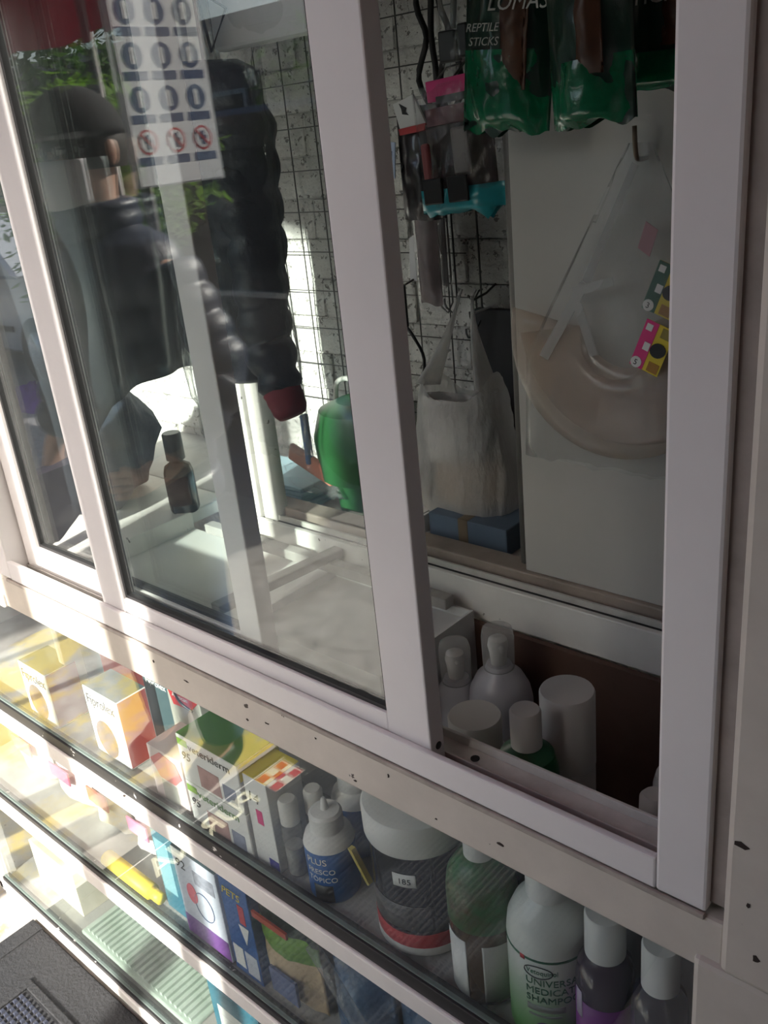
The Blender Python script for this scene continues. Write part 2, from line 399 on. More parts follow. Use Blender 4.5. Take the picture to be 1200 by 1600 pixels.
# inner window frame behind the display
w2 = struct(empty('window_2', (-.8, .44, .95)), 'old white inner window frame with track and sliding board')
box('jamb', -1.325, -1.285, .425, .475, .95, 2.15, wood2, w2, .003); box('jamb', -1.28, -1.245, .432, .465, .95, 2.15, wood2, w2, .003)
box('lower_rail', -1.33, -.14, .415, .425, .952, 1.018, wood2, w2, .002)
box('track_channel', -1.33, -.14, .425, .455, .99, 1.012, blackrub, w2)
box('track_rib', -1.245, -.14, .438, .442, 1.012, 1.022, trackm, w2)
box('sill_board', -1.33, -.14, .455, .50, .99, 1.032, mat('stained_wood_sill', (.34, .28, .24), .7, vary=.3, scale=9), w2, .003)
panelm = mat('off_white_board', (.47, .455, .43), .6, vary=.08, scale=3, chips=None)
box('sliding_board', -.708, -.14, .462, .476, 1.032, 2.15, panelm, w2, .002)
tube('door_pipe', [(-.722, .49, 1.03), (-.720, .49, 2.15)], .011, mat('grey_galvanised', (.20, .19, .18), .5, metal=.4, vary=.2), w2, 12)
box('ledge', -2.0, -.14, .50, .752, .955, .995, mat('ledge_paint', (.62, .60, .57), .7, vary=.15), w2, .003)

# ------------------------------------------------------------------ glass display cabinet under the window
cab = thing('display_cabinet', 'low white framed glass display cabinet with chipped rails under the window', 'cabinet', (-1.1, .2, 0))
X0, X1 = -2.0, -.232
for z0, z1, sh in ((.652, .686, .024), (.352, .388, .013), (.022, .050, .012)):
    box('front_rail', X0, X1, -.012, .012, z0, z1, wood2, cab, .003)
    box('rail_seal', X0, X1, -.007, .012, z1, z1+sh, gasket_mat, cab, .001)
    box('pane_edge', X0, X1, -.003, .003, z1+sh, z1+sh+.002, mat('glass_edge', (.16, .20, .19), .3), cab)
for z0, z1 in ((.712, .968), (.403, .652), (.064, .352)):
    box('front_pane', X0+.03, X1, -.002, .002, z0, z1, case_glass, cab)
for z in (.690, .388, .048):
    box('shelf', X0+.01, X1, .014, .40, z-.012, z+.006, mat('shelf_board', (.34, .335, .32), .6, vary=.15), cab)
box('back_panel', X0, -.14, .402, .412, .02, .952, brown, cab)
box('corner_post', X0-.02, X0+.02, -.012, .03, .02, .968, wood2, cab, .003)
box('side_panel', X0-.01, X0, .03, .40, .03, .968, wood2, cab)
box('side_panel', -.232, -.222, .012, .40, .03, .968, brown, cab)
box('top_board', X0-.02, -1.478, -.01, .50, .968, .995, wood2, cab, .003)
box('window_floor', -1.47, -1.075, .062, .40, .948, .962, mat('floor_board_paint', (.66, .65, .63), .6, vary=.12, scale=6), cab, .002)
box('partition', -1.49, -1.47, .062, .40, .70, .999, wood2, cab, .002)
for x in (-1.97, -.30):
    for y in (.0, .38): box('leg', x-.02, x+.02, y-.008, y+.03, 0, .024, wood2, cab, .002)

# ------------------------------------------------------------------ street side: awning, person, mat, trees, car, poster (seen in the glass)
redcloth = cloth_translucent('red_awning_cloth', (.26, .012, .03), .05)
aw = thing('red_awning', 'red cloth awning with hanging valance over the shop front', 'awning', (-1.9, -.6, 2.1))
prism('front_bar', [(-2.7, 2.62), (.455, 2.62), (.455, 2.65), (-2.7, 2.65)], -1.215, -1.185, alu, aw)
pts = []
for i in range(41):
    x = -2.7+i*3.15/40
    for j in range(7):
        t = j/6; pts.append((x, -.03-1.17*t, 3.06-.42*t-.05*math.sin(t*pi)+.012*math.sin(i*1.9)*t))
grid_mesh('canopy', pts, 41, 7, redcloth, aw)
pts = []
for i in range(161):
    x = -2.7+i*3.15/160
    for j in range(5):
        t = j/4; pts.append((x, -1.205+.012*math.sin(i*.55)*t, 2.65-t*(.235+.02*abs(math.sin(i*.157)))))
grid_mesh('valance', pts, 161, 5, redcloth, aw)
for x in (-2.62, -1.165, -.855):  # the two thicker poles are added to shade the window stile and jamb
    tube('pole', [(x, -1.2, 0), (x, -1.2, 2.63)], {-2.62: .02, -1.165: .05, -.855: .038}[x], wire, aw, 14)

aw2 = thing('red_awning', 'lower red awning of the neighbouring stall down the street', 'awning', (-5.4, -.7, 2.05))
pts = []
for i in range(31):
    x = -7.6+i*4.75/30
    for j in range(6):
        t = j/5; pts.append((x, .1-1.42*t, 2.62-.30*t+.012*math.sin(i*1.7)*t))
grid_mesh('canopy', pts, 31, 6, redcloth, aw2)
pts = []
for i in range(121):
    x = -7.6+i*4.75/120
    for j in range(5):
        t = j/4; pts.append((x, -1.325+.012*math.sin(i*.6)*t, 2.32-t*(.25+.02*abs(math.sin(i*.21)))))
grid_mesh('valance', pts, 121, 5, redcloth, aw2)
for x in (-7.5, -2.95): tube('pole', [(x, -1.31, 0), (x, -1.31, 2.33)], .02, wire, aw2, 10)

# door mat with brand lettering
rub = mat('black_rubber', (.022, .023, .026), .7, vary=.3, scale=60, bump=.4, bscale=140)
mt = thing('rubber_door_mat', 'black rubber door mat with ribbed grid inset lying before the cabinet', 'door mat', (-1.52, -.46, 0))
box('mat_base', -1.845, -.62, -1.12, -.012, .0005, .008, rub, mt, .003)
box('mat_border', -1.845, -1.80, -1.12, -.012, .008, .011, rub, mt, .001)
for a in ((-1.690, -1.672, -1.06, -.105), (-.79, -.772, -1.06, -.105), (-1.672, -.79, -1.06, -1.042), (-1.672, -.79, -.123, -.105)):
    box('inset_frame', a[0], a[1], a[2], a[3], .008, .0135, rub, mt, .002)
bm = bmesh.new()
bump_m = mat('blue_black_nubs', (.035, .04, .06), .45)
for i in range(59):
    for j in range(61):
        x = -1.664+i*.0147-mt.location.x; y = -1.022+j*.0147-mt.location.y
        vs = [bm.verts.new((x+dx, y+dy, .008)) for dx, dy in ((-.005, -.005), (.005, -.005), (.005, .005), (-.005, .005))]
        vt = [bm.verts.new((x+dx*.6, y+dy*.6, .0125)) for dx, dy in ((-.005, -.005), (.005, -.005), (.005, .005), (-.005, .005))]
        bm.faces.new(vt)
        for k in range(4): bm.faces.new((vs[k], vs[(k+1) % 4], vt[(k+1) % 4], vt[k]))
nb = from_bm('nubs', bm, bump_m, mt); nb['kind'] = 'stuff'
text('lettering', 'PURINA', .098, (-1.706+1.52, -.605+.46, .0085), cream_ink, mt, (0, 0, pi/2), sx=1.02)
box('printed_line', -1.792, -1.789, -.76, -.155, .0081, .0086, mat('white_ink', (.8, .8, .78), .6), mt)
box('logo_ground', -1.785, -1.695, -.755, -.648, .0081, .0086, mat('cream_logo', (.78, .72, .60), .6), mt)
for i in range(3):
    for j in range(3):
        if (i+j) % 2 == 0:
            x = -1.782+i*.0285; y = -.750+j*.0335
            box('logo_square', x, x+.0285, y, y+.0335, .0086, .0090, red, mt)

# a person in a puffer jacket, cap, glasses and mask, facing the window
skin = mat('skin', (.50, .30, .22), .5)
pr = thing('person', 'person in black cap, mask and dark puffer jacket holding a purple folder', 'person', (-2.03, -.64, 0), rotz=math.radians(-8))
def skinned(name, verts, edges, rad, m, parent, sub=2, root=0):
    me = bpy.data.meshes.new(name); me.from_pydata(verts, edges, []); me.update()
    o = link(name, me, m, parent)
    md = o.modifiers.new('skin', 'SKIN'); md.use_smooth_shade = True
    for i, d in enumerate(me.skin_vertices[0].data):
        r = rad[i]; d.radius = (r, r) if isinstance(r, (int, float)) else r
        d.use_root = (i == root)
    sb = o.modifiers.new('sub', 'SUBSURF'); sb.levels = sub; sb.render_levels = sub
    return o
# local axes: +y is the way the person faces, -x is the left hand
V = [(0, 0, .96), (0, 0, 1.12), (0, .0, 1.30), (0, -.01, 1.46), (0, 0, 1.54), (0, .015, 1.61), (0, .02, 1.70), (0, .01, 1.77)]
Rr = [.13, .11, .11, .06, .05, .075, .092, .07]
E = [(i, i+1) for i in range(7)]
def chain(start, pts, rs):
    p = start
    for q, r in zip(pts, rs):
        V.append(q); Rr.append(r); E.append((p, len(V)-1)); p = len(V)-1
    return p
for s in (-1, 1):
    chain(0, [(s*.10, 0, .86), (s*.11, .02, .50), (s*.11, -.01, .10), (s*.12, .10, .045)], [.085, .06, .045, .04])
    if s < 0: w = chain(3, [(-.19, 0, 1.43), (-.30, .0, 1.17), (-.38, .06, .95), (-.40, .075, .89)], [.040, .036, .03, .034])
    else: w = chain(3, [(.19, 0, 1.43), (.28, -.03, 1.17), (.25, .14, 1.00), (.22, .19, .97)], [.040, .036, .03, .034])
    b = Vector(V[w])
    if s < 0:
        for k, (dy, ln) in enumerate(((.028, .070), (.010, .078), (-.009, .072), (-.026, .058))):
            chain(w, [tuple(b+Vector((0, dy, -.03))), tuple(b+Vector((.004, dy, -.03-ln*.5))), tuple(b+Vector((.026, dy, -.03-ln*.8)))], [.010, .009, .008])
        chain(w, [tuple(b+Vector((.02, .035, -.01))), tuple(b+Vector((.035, .042, -.045)))], [.011, .009])
    else:
        for k, (dz, ln) in enumerate(((.028, .070), (.010, .078), (-.009, .072), (-.026, .058))):
            chain(w, [tuple(b+Vector((-.02, .03, dz))), tuple(b+Vector((-.03-ln*.4, .05, dz-.004))), tuple(b+Vector((-.03-ln*.8, .045, dz-.01)))], [.010, .009, .008])
        chain(w, [tuple(b+Vector((0, .03, .03))), tuple(b+Vector((-.03, .055, .045)))], [.011, .009])
skinned('body', V, E, Rr, skin, pr)
def ribbed(name, path, rad, m, parent, n=24, rib=.07, puff=.012, flat=1.):
    """quilted sleeve or trunk: rings along a path with puffed bands; local coordinates"""
    P = [Vector(p) for p in path]; pts = []; L = [0]
    for a, b in zip(P, P[1:]): L.append(L[-1]+(b-a).length)
    tot = L[-1]; nr = max(8, int(tot/.009))
    for k in range(nr+1):
        d = tot*k/nr; i = 0
        while i < len(P)-2 and L[i+1] < d: i += 1
        t = (d-L[i])/(L[i+1]-L[i]); c = P[i].lerp(P[i+1], t); r = rad[i]*(1-t)+rad[i+1]*t
        r += puff*(abs(math.sin(pi*d/rib))**.6)-puff*.5
        if k == nr or k == 0: r *= .8
        ax = (P[min(i+1, len(P)-1)]-P[i]).normalized(); u = ax.cross(Vector((0, 1, 0)));
        if u.length < .1: u = ax.cross(Vector((1, 0, 0)))
        u.normalize(); w = ax.cross(u)
        for q in range(n):
            a = 2*pi*q/n; rr = r*(1+.03*noise.noise(Vector((a*2, d*30, r))))
            pts.append(c+rr*(u*math.cos(a)+w*math.sin(a)*flat))
    F = []
    for k in range(nr):
        for q in range(n): F.append((k*n+q, k*n+(q+1) % n, (k+1)*n+(q+1) % n, (k+1)*n+q))
    F.append(tuple(range(n))[::-1]); F.append(tuple(nr*n+q for q in range(n)))
    me = bpy.data.meshes.new(name); me.from_pydata([tuple(p) for p in pts], [], F); me.update()
    return link(name, me, m, parent, True)
navy = mat('navy_quilted_nylon', (.035, .045, .075), .45, vary=.3, scale=12, bump=.3, bscale=40)
ribbed('jacket', [(0, 0, .84), (0, 0, 1.0), (0, 0, 1.25), (0, -.005, 1.42), (0, -.01, 1.49), (0, -.01, 1.53)], [.215, .205, .225, .225, .17, .10], navy, pr, 36, .085, .02, .68)
ribbed('sleeve', [(-.17, -.005, 1.42), (-.30, 0, 1.17), (-.37, .055, .975)], [.092, .082, .055], navy, pr, 20, .07, .014)
ribbed('sleeve', [(.17, -.005, 1.42), (.28, -.03, 1.17), (.255, .13, 1.005)], [.092, .082, .055], navy, pr, 20, .07, .014)
ribbed('collar', [(0, -.005, 1.47), (0, 0, 1.585)], [.10, .10], navy, pr, 24, .045, .008)
jeans = mat('blue_denim', (.05, .09, .17), .85, vary=.35, scale=25)
for s in (-1, 1):
    ribbed('trouser_leg', [(s*.085, 0, .90), (s*.11, .02, .50), (s*.11, -.01, .10)], [.105, .078, .062], jeans, pr, 20, .5, .004)
    skinned('boot', [(s*.11, -.03, .05), (s*.12, .05, .045), (s*.125, .15, .035), (s*.11, -.02, .14)], [(0, 1), (1, 2), (0, 3)], [.05, .05, .042, .05], blackp, pr, 2, 1)
cap_m = mat('black_wool', (.012, .012, .014), .9)
hd = (0, .015, 1.70)
def dome(name, c, rx, ry, rz, a0, m, nu=28, nv=10):
    pts = [Vector((c[0]+rx*math.cos(v)*math.cos(u), c[1]+ry*math.cos(v)*math.sin(u), c[2]+rz*math.sin(v))) for u in [2*pi*k/nu for k in range(nu)] for v in [a0+(pi/2-a0)*q/(nv-1) for q in range(nv)]]
    F = []
    for k in range(nu):
        for q in range(nv-1): a = k*nv+q; b = ((k+1) % nu)*nv+q; F.append((a, b, b+1, a+1))
    me = bpy.data.meshes.new(name); me.from_pydata([tuple(p) for p in pts], [], F); me.update(); return link(name, me, m, pr, True)
capo = dome('cap', (0, .012, 1.73), .105, .118, .105, -.05, cap_m); sd = capo.modifiers.new('t', 'SOLIDIFY'); sd.thickness = .004
me = bpy.data.meshes.new('cap_peak'); vs = []; fs = []
for k in range(13):
    a = math.radians(25+130*k/12); vs += [(.100*math.cos(a), .012+.114*math.sin(a), 1.733), (.105*math.cos(a), .012+.185*math.sin(a), 1.718)]
for k in range(12): fs.append((2*k, 2*k+2, 2*k+3, 2*k+1))
me.from_pydata(vs, [], fs); me.update(); pk = link('cap_peak', me, cap_m, pr); sd = pk.modifiers.new('t', 'SOLIDIFY'); sd.thickness = .004
# mask over nose and mouth
mask_m = mat('white_face_mask', (.72, .72, .74), .8)
mv = []; 
for i in range(15):
    a = -1.05+2.1*i/14
    for j in range(8):
        v = j/7; z = 1.575+.105*v+.012*(a/1.05)**2*(1-v); r = .092+.008*v+.026*math.exp(-(a/.35)**2)*math.sin(v*pi*.75)
        mv.append((r*math.sin(a)*.92, .018+r*math.cos(a)*1.04, z))
fs = [(i*8+j, (i+1)*8+j, (i+1)*8+j+1, i*8+j+1) for i in range(14) for j in range(7)]
me = bpy.data.meshes.new('face_mask'); me.from_pydata(mv, [], fs); me.update(); mk = link('face_mask', me, mask_m, pr, True); sd = mk.modifiers.new('t', 'SOLIDIFY'); sd.thickness = .002
for s in (-1, 1):
    ring = [(s*.036+.026*math.cos(2*pi*k/20), .125, 1.700+.019*math.sin(2*pi*k/20)) for k in range(21)]
    g = bpy.data.objects.new('glasses_rim', None)
    bm = bmesh.new()
    for (a, b) in zip(ring, ring[1:]):
        d = (Vector(b)-Vector(a)); c = (Vector(a)+Vector(b))/2
        r = bmesh.ops.create_cone(bm, segments=6, radius1=.002, radius2=.002, depth=d.length*1.1, cap_ends=True)
        M4 = Matrix.Translation(c) @ d.to_track_quat('Z', 'Y').to_matrix().to_4x4()
        bmesh.ops.transform(bm, matrix=M4, verts=r['verts'])
    bpy.data.objects.remove(g); from_bm('glasses_rim', bm, blackp, pr)
    bm = bmesh.new(); add_box(bm, s*.062-.0015 if s > 0 else s*.062-.0015, s*.062+.0015, 0.02, .125, 1.701, 1.705); 
    for v in bm.verts: v.co.x += s*(.03*(1-(v.co.y-.02)/.105))
    from_bm('glasses_temple', bm, blackp, pr)
    lathe('eye', [(.002, -.010), (.011, -.006), (.0125, 0), (.011, .006), (.002, .010)], mat('eye_white', (.8, .78, .75), .2), pr, (s*.034, .098, 1.700), 12)
    lathe('ear', [(.004, -.03), (.014, -.018), (.018, 0), (.016, .018), (.004, .03)], skin, pr, (s*.094, .0, 1.69), 10, .55, 1.)
lathe('hair', [(.094, 0), (.101, .03), (.102, .07), (.095, .10)], mat('dark_hair', (.02, .014, .01), .6), pr, (0, -.004, 1.655), 24, .98, .98)
# folder in the left hand
fo = tag(box('folder', 0, .035, -.12, .12, -.30, 0, mat('dark_violet_cover', (.07, .06, .10), .35)), 'dark violet book-like folder with lilac edge carried in a hand', 'folder')
fo.data.transform(Matrix.Translation((-.0175, 0, .05)))
fo.location = pr.matrix_world.to_translation() if False else Vector((-2.03, -.64, 0))+Matrix.Rotation(math.radians(-8), 3, 'Z') @ Vector((-.372, .09, .84))
fo.rotation_euler = (0, .25, math.radians(-4))
bm = bmesh.new(); add_box(bm, -.0185, .0185, -.118, .122, -.252, -.243); add_box(bm, -.0185, .0185, -.1225, -.116, -.25, .05)
from_bm('page_edge', bm, mat('lilac_edge', (.62, .45, .75), .5), fo)

# poster of safety pictograms on a board facing along the shop front
ps = thing('pictogram_poster', 'white safety poster with blue and red round pictograms on a hanging board', 'poster', (-2.5, -1.15, 1.58))
ps_b = box('board', -2.53, -2.50, -1.46, -1.13, 1.58, 2.16, mat('poster_backing', (.5, .5, .5), .6), ps)
box('sheet', -2.50, -2.498, -1.455, -1.135, 1.585, 2.155, mat('poster_paper', (.82, .83, .84), .5), ps)
navyink = mat('navy_print', (.03, .06, .16), .5)
for r in range(4):
    for c in range(3):
        yc = -1.188-c*.104; zc = 2.05-r*.118
        mm = red if r == 3 else navyink
        bm = bmesh.new(); bmesh.ops.create_cone(bm, segments=24, radius1=.036, radius2=.036, depth=.001, cap_ends=True)
        bmesh.ops.transform(bm, matrix=Matrix.Translation((-2.4976+2.5, yc+1.15, zc+.012-1.58)) @ Matrix.Rotation(pi/2, 4, 'Y'), verts=bm.verts); from_bm('pictogram', bm, mm, ps)
        bm = bmesh.new(); rr = random.Random(r*3+c)
        if r == 3:
            bmesh.ops.create_cone(bm, segments=24, radius1=.029, radius2=.029, depth=.0016, cap_ends=True)
            bmesh.ops.transform(bm, matrix=Matrix.Rotation(pi/2, 4, 'Y'), verts=bm.verts)
        else:
            add_box(bm, -.0008, .0008, -.008, .008, -.022, .006); r2 = bmesh.ops.create_cone(bm, segments=12, radius1=.009+.004*rr.random(), radius2=.009, depth=.0016, cap_ends=True)
            bmesh.ops.transform(bm, matrix=Matrix.Translation((0, 0, .014)) @ Matrix.Rotation(pi/2, 4, 'Y'), verts=r2['verts'])
        bmesh.ops.translate(bm, vec=(-2.497+2.5, yc+1.15, zc+.012-1.58), verts=bm.verts); from_bm('figure', bm, paperw, ps)
        if r == 3:
            bm = bmesh.new(); add_box(bm, -.0004, .0004, -.006, .006, -.02, .02); add_box(bm, -.0004, .0004, -.015, .012, -.004, .006)
            bmesh.ops.translate(bm, vec=(-2.4958+2.5, yc+1.15, zc+.012-1.58), verts=bm.verts); from_bm('figure', bm, navyink, ps)
            bm = bmesh.new(); add_box(bm, -.0004, .0004, -.032, .032, -.003, .003); bmesh.ops.transform(bm, matrix=Matrix.Translation((-2.4950+2.5, yc+1.15, zc+.012-1.58)) @ Matrix.Rotation(pi/4, 4, 'X'), verts=bm.verts); from_bm('slash', bm, red, ps)
        box('caption', -2.4980, -2.4972, yc-.044, yc+.044, zc-.054, zc-.030, navyink, ps)
box('heading', -2.498, -2.4972, -1.44, -1.15, 2.118, 2.148, navyink, ps)
tube('hanging_wire', [(-2.515, -1.2, 2.16), (-2.515, -1.19, 2.62)], .002, wire, ps, 6)
tube('hanging_wire', [(-2.515, -1.4, 2.16), (-2.515, -1.19, 2.62)], .002, wire, ps, 6)

ps.location.y += .035
# trees
leaf_m = cloth_translucent('backlit_leaf', (.16, .30, .035), .45)
leaf_d = cloth_translucent('dark_leaf', (.07, .14, .03), .35)
bark = mat('grey_brown_bark', (.13, .10, .08), .9, vary=.4, scale=15, bump=.8)
def tree(name, label, base, trunk_h, blobs, nleaf, ls, lm, seed, group):
    rr = random.Random(seed); t = thing(name, label, 'tree', base, group)
    B = Vector(base)
    tube('trunk', [B, B+Vector((.05, .03, trunk_h*.5)), B+Vector((.0, .05, trunk_h))], [.09, .07, .05], bark, t, 10, 4)
    for (bx, by, bz, br) in blobs[:4]:
        tube('branch', [B+Vector((0, .05, trunk_h*.9)), B+Vector((bx*.5, by*.5, (trunk_h+bz)/2)), B+Vector((bx, by, bz))], [.04, .028, .012], bark, t, 7, 3)
    vs = []; fs = []
    for k in range(nleaf):
        bx, by, bz, br = rr.choice(blobs)
        d = Vector((rr.gauss(0, 1), rr.gauss(0, 1), rr.gauss(0, 1))).normalized()*br*(rr.random()**.4)
        c = Vector((bx, by, bz))+d; a = rr.uniform(0, 2*pi); tilt = rr.uniform(-.9, .3); l = ls*rr.uniform(.7, 1.25)
        u = Vector((math.cos(a)*math.cos(tilt), math.sin(a)*math.cos(tilt), math.sin(tilt))); w = Vector((-math.sin(a), math.cos(a), rr.uniform(-.4, .4))).normalized()
        i = len(vs); n = u.cross(w)*.06*l
        vs += [c, c+u*l*.5+w*l*.26-n, c+u*l, c+u*l*.5-w*l*.26-n]; fs += [(i, i+1, i+2), (i, i+2, i+3)]
    me = bpy.data.meshes.new('foliage'); me.from_pydata([tuple(v) for v in vs], [], fs); me.update()
    f = link('foliage', me, lm, t); f['kind'] = 'stuff'
G = 'street trees'
tree('street_tree', 'small leafy street tree with low branches beside the kerb', (-3.75, -1.85, 0), 1.3, [(0, .1, 1.6, .4), (.5, .2, 1.65, .32), (-.5, .15, 1.65, .38), (.35, .28, 1.42, .25), (-.3, -.3, 1.68, .36), (.1, .15, 1.74, .3), (-.15, .25, 1.25, .3)], 4200, .07, leaf_m, 3, G)
for k, (x, y, s, lb) in enumerate(((-13.0, -7.5, .9, 'broad dark green tree far across the street'), (-8.2, -9.5, 1.0, 'tall dense tree across the street behind the car'), (-3.0, -9.5, 1.0, 'rounded dense tree across the street opposite the stall'), (-19.0, -5.5, 1.1, 'farthest dense tree down the street'))):
    tree('street_tree', lb, (x, y, -.1), 2.0, [(0, 0, 2.6*s, 1.5*s), (1.2*s, .2, 2.2*s, 1.1*s), (-1.2*s, .2, 2.4*s, 1.2*s), (.2, .3, 4.0*s, 1.3*s), (0, .5, 1.5*s, 1.0*s)], 3000, .26, leaf_d, 20+k, G)

# plain building added across the street to keep bright sky out of reflections
bd = thing('sky_block_building', 'plain brown flat roofed building added to block the sky in reflections', 'building', (-9, -14, -.1))
bwm = mat('dull_brown_render', (.16, .13, .11), .9, vary=.2, scale=1.5)
box('building_wall', -26, 8, -15, -13.5, -.1, 3.9, bwm, bd); box('parapet', -26.2, 8.2, -15.1, -13.4, 3.9, 4.2, mat('parapet_paint', (.25, .2, .18), .9), bd)
for k in range(10):
    for z in (1.2,):
        x = -24+k*3.2; w = box('window', x, x+1.5, -13.5, -13.42, z, z+1.6, mat('window_frame_grey', (.3, .3, .3), .6), bd); box('pane', x+.1, x+1.4, -13.42, -13.40, z+.1, z+1.5, mat('dark_pane', (.02, .02, .025), .1), w)
# parked car
silver = mat('silver_car_paint', (.55, .57, .58), .25, metal=.5, coat=.8)
car = thing('parked_car', 'silver hatchback car parked along the street', 'car', (-6.3, -3.9, -.1))
def carbody(name, prof, y0, y1, m, inset=0.):
    return prism(name, prof, y0, y1, m, car, .03)
carbody('car_body', [(-8.30, .15), (-8.36, .50), (-8.20, .72), (-7.35, .84), (-6.75, .90), (-5.0, .92), (-4.35, .86), (-4.25, .55), (-4.28, .18)], -4.75, -3.12, silver)
carbody('car_cabin', [(-7.25, .84), (-6.55, 1.30), (-6.1, 1.37), (-4.95, 1.35), (-4.45, .90)], -2.75, -3.22, silver)
dkglass = mat('tinted_car_glass', (.02, .025, .03), .05)
prism('side_window', [(-7.02, .92), (-6.48, 1.26), (-6.12, 1.31), (-5.95, 1.31), (-5.95, .93)], -3.219, -3.20, dkglass, car)
prism('side_window', [(-5.88, .93), (-5.88, 1.31), (-5.05, 1.29), (-4.72, .94)], -3.219, -3.20, dkglass, car)
for x in (-7.62, -5.02):
    for y0, y1 in ((-3.30, -3.09), (-4.78, -4.58)):
        w = tube('wheel', [(x, y0, .20), (x, y1, .20)], .31, blackp, car, 28)
        tube('hub_cap', [(x, y1-.005 if y1 > -3.2 else y0+.005, .20), (x, y1+.008 if y1 > -3.2 else y0-.008, .20)], .19, silver, w, 20)
prism('door_seam', [(-5.925, .2), (-5.91, .2), (-5.91, .92), (-5.925, .92)], -3.118, -3.112, blackp, car)
prism('side_trim', [(-7.2, .36), (-5.45, .36), (-5.45, .41), (-7.2, .41)], -3.12, -3.10, blackp, car)
prism('headlamp', [(-8.30, .55), (-8.18, .70), (-7.95, .72), (-8.05, .58)], -3.30, -3.10, mat('lamp_glass', (.7, .72, .75), .1), car)
car.location.x -= 2.4
# dark van parked at the kerb
van = thing('dark_van', 'dark grey van parked at the kerb opposite the window', 'van', (-4.4, -3.2, -.1))
vp = mat('dark_grey_van_paint', (.018, .021, .024), .3, coat=.6)
car = van
carbody('van_body', [(-6.0, .12), (-6.05, .6), (-5.75, .95), (-5.35, 1.0), (-4.75, 1.72), (-4.5, 1.85), (-2.9, 1.85), (-2.82, 1.6), (-2.80, .15)], -4.05, -2.40, vp)
prism('side_window', [(-5.20, 1.05), (-4.72, 1.62), (-4.25, 1.66), (-4.25, 1.05)], -2.399, -2.385, dkglass, van)
prism('side_window', [(-4.15, 1.05), (-4.15, 1.66), (-3.10, 1.66), (-3.10, 1.05)], -2.399, -2.385, dkglass, van)
prism('belt_trim', [(-5.5, .90), (-2.84, .90), (-2.84, .93), (-5.5, .93)], -2.40, -2.38, silver, van)
prism('sill_trim', [(-5.2, .32), (-3.6, .32), (-3.6, .40), (-5.2, .40)], -2.40, -2.375, blackp, van)
prism('door_seam', [(-4.21, .2), (-4.195, .2), (-4.195, 1.7), (-4.21, 1.7)], -2.398, -2.392, blackp, van)
for x in (-5.45, -3.3):
    w = tube('wheel', [(x, -2.62, .22), (x, -2.38, .22)], .33, blackp, van, 28); tube('hub_cap', [(x, -2.39, .22), (x, -2.37, .22)], .19, silver, w, 20)
    w = tube('wheel', [(x, -4.08, .22), (x, -3.85, .22)], .33, blackp, van, 28)
van.location.y -= .3
# purple flowers fallen against the kerb
pts = []
for i in range(25):
    for j in range(9):
        a = 2*pi*i/25; r = j/8
        pts.append((-6.95+.45*r*math.cos(a)*(1+.3*noise.noise(Vector((math.cos(a)*2, math.sin(a)*2, 1)))), -2.75+.20*r*math.sin(a), -.10+.16*(1-r*r)*(1+.6*noise.noise(Vector((i*.7, j*.9, 2))))))
tag(grid_mesh('purple_cloth', pts, 25, 9, mat('purple_cloth', (.20, .03, .42), .7, vary=.4, scale=10), None, True), 'crumpled purple cloth lying on the street by the car', 'cloth')

# ------------------------------------------------------------------ things hanging inside the window
# wire grid on the brick wall
gr = thing('wire_grid_panel', 'dark wire display grid fixed to the rough white wall', 'wire grid', (-1.2, .725, 1.0))
GS = .0775
hz = []
for k in range(13):
    z = 1.155+k*GS-(.001*k)
    if k == 0:
        w0 = tube('wire', [(-1.55, .728, z), (-.985, .728, z)], .0011, wire, gr, 6); w0z = z
    else:
        c = w0.copy(); COL.objects.link(c); c.parent = gr; c.location = (0, 0, z-w0z)
for k in range(11):
    x = -1.468+k*GS*.94
    if x > -.98: break
    if k == 0: v0 = tube('wire', [(x, .731, 1.10), (x, .731, 2.12)], .0014, wire, gr, 6); v0x = x
    else:
        c = v0.copy(); COL.objects.link(c); c.parent = gr; c.location = (x-v0x, 0, 0)
for k, (x, z0, z1) in enumerate(((-1.036, 1.40, 1.60), (-1.008, 1.38, 1.60), (-.998, 1.38, 1.60), (-.945, 1.36, 1.60), (-.955, 1.33, 1.40))):
    tube('hook_wire', [(x, .728, z1), (x, .708, z1-.01), (x+.004, .706, z0), (x, .68, z0-.004), (x, .675, z0+.012)], .0018, wire, gr, 6, 2)
tube('wire_tie', [(-1.468, .727, 1.63), (-1.472, .722, 1.61), (-1.462, .722, 1.59), (-1.468, .727, 1.575)], .004, wire, gr, 6, 2)

# hanging rods that carry the packets
rod = thing('hanging_rod', 'thin steel rod carrying the packets near the window head', 'rod', (-.8, .40, 1.98))
tube('bar', [(-1.285, .395, 1.99), (-.12, .395, 1.99)], .005, wire, rod, 8)
rod2 = thing('hanging_rod', 'thin steel rod carrying the bagged pet coat', 'rod', (-1.0, .21, 2.0))
tube('bar', [(-1.4, .21, 2.0), (-.12, .21, 2.0)], .005, wire, rod2, 8)

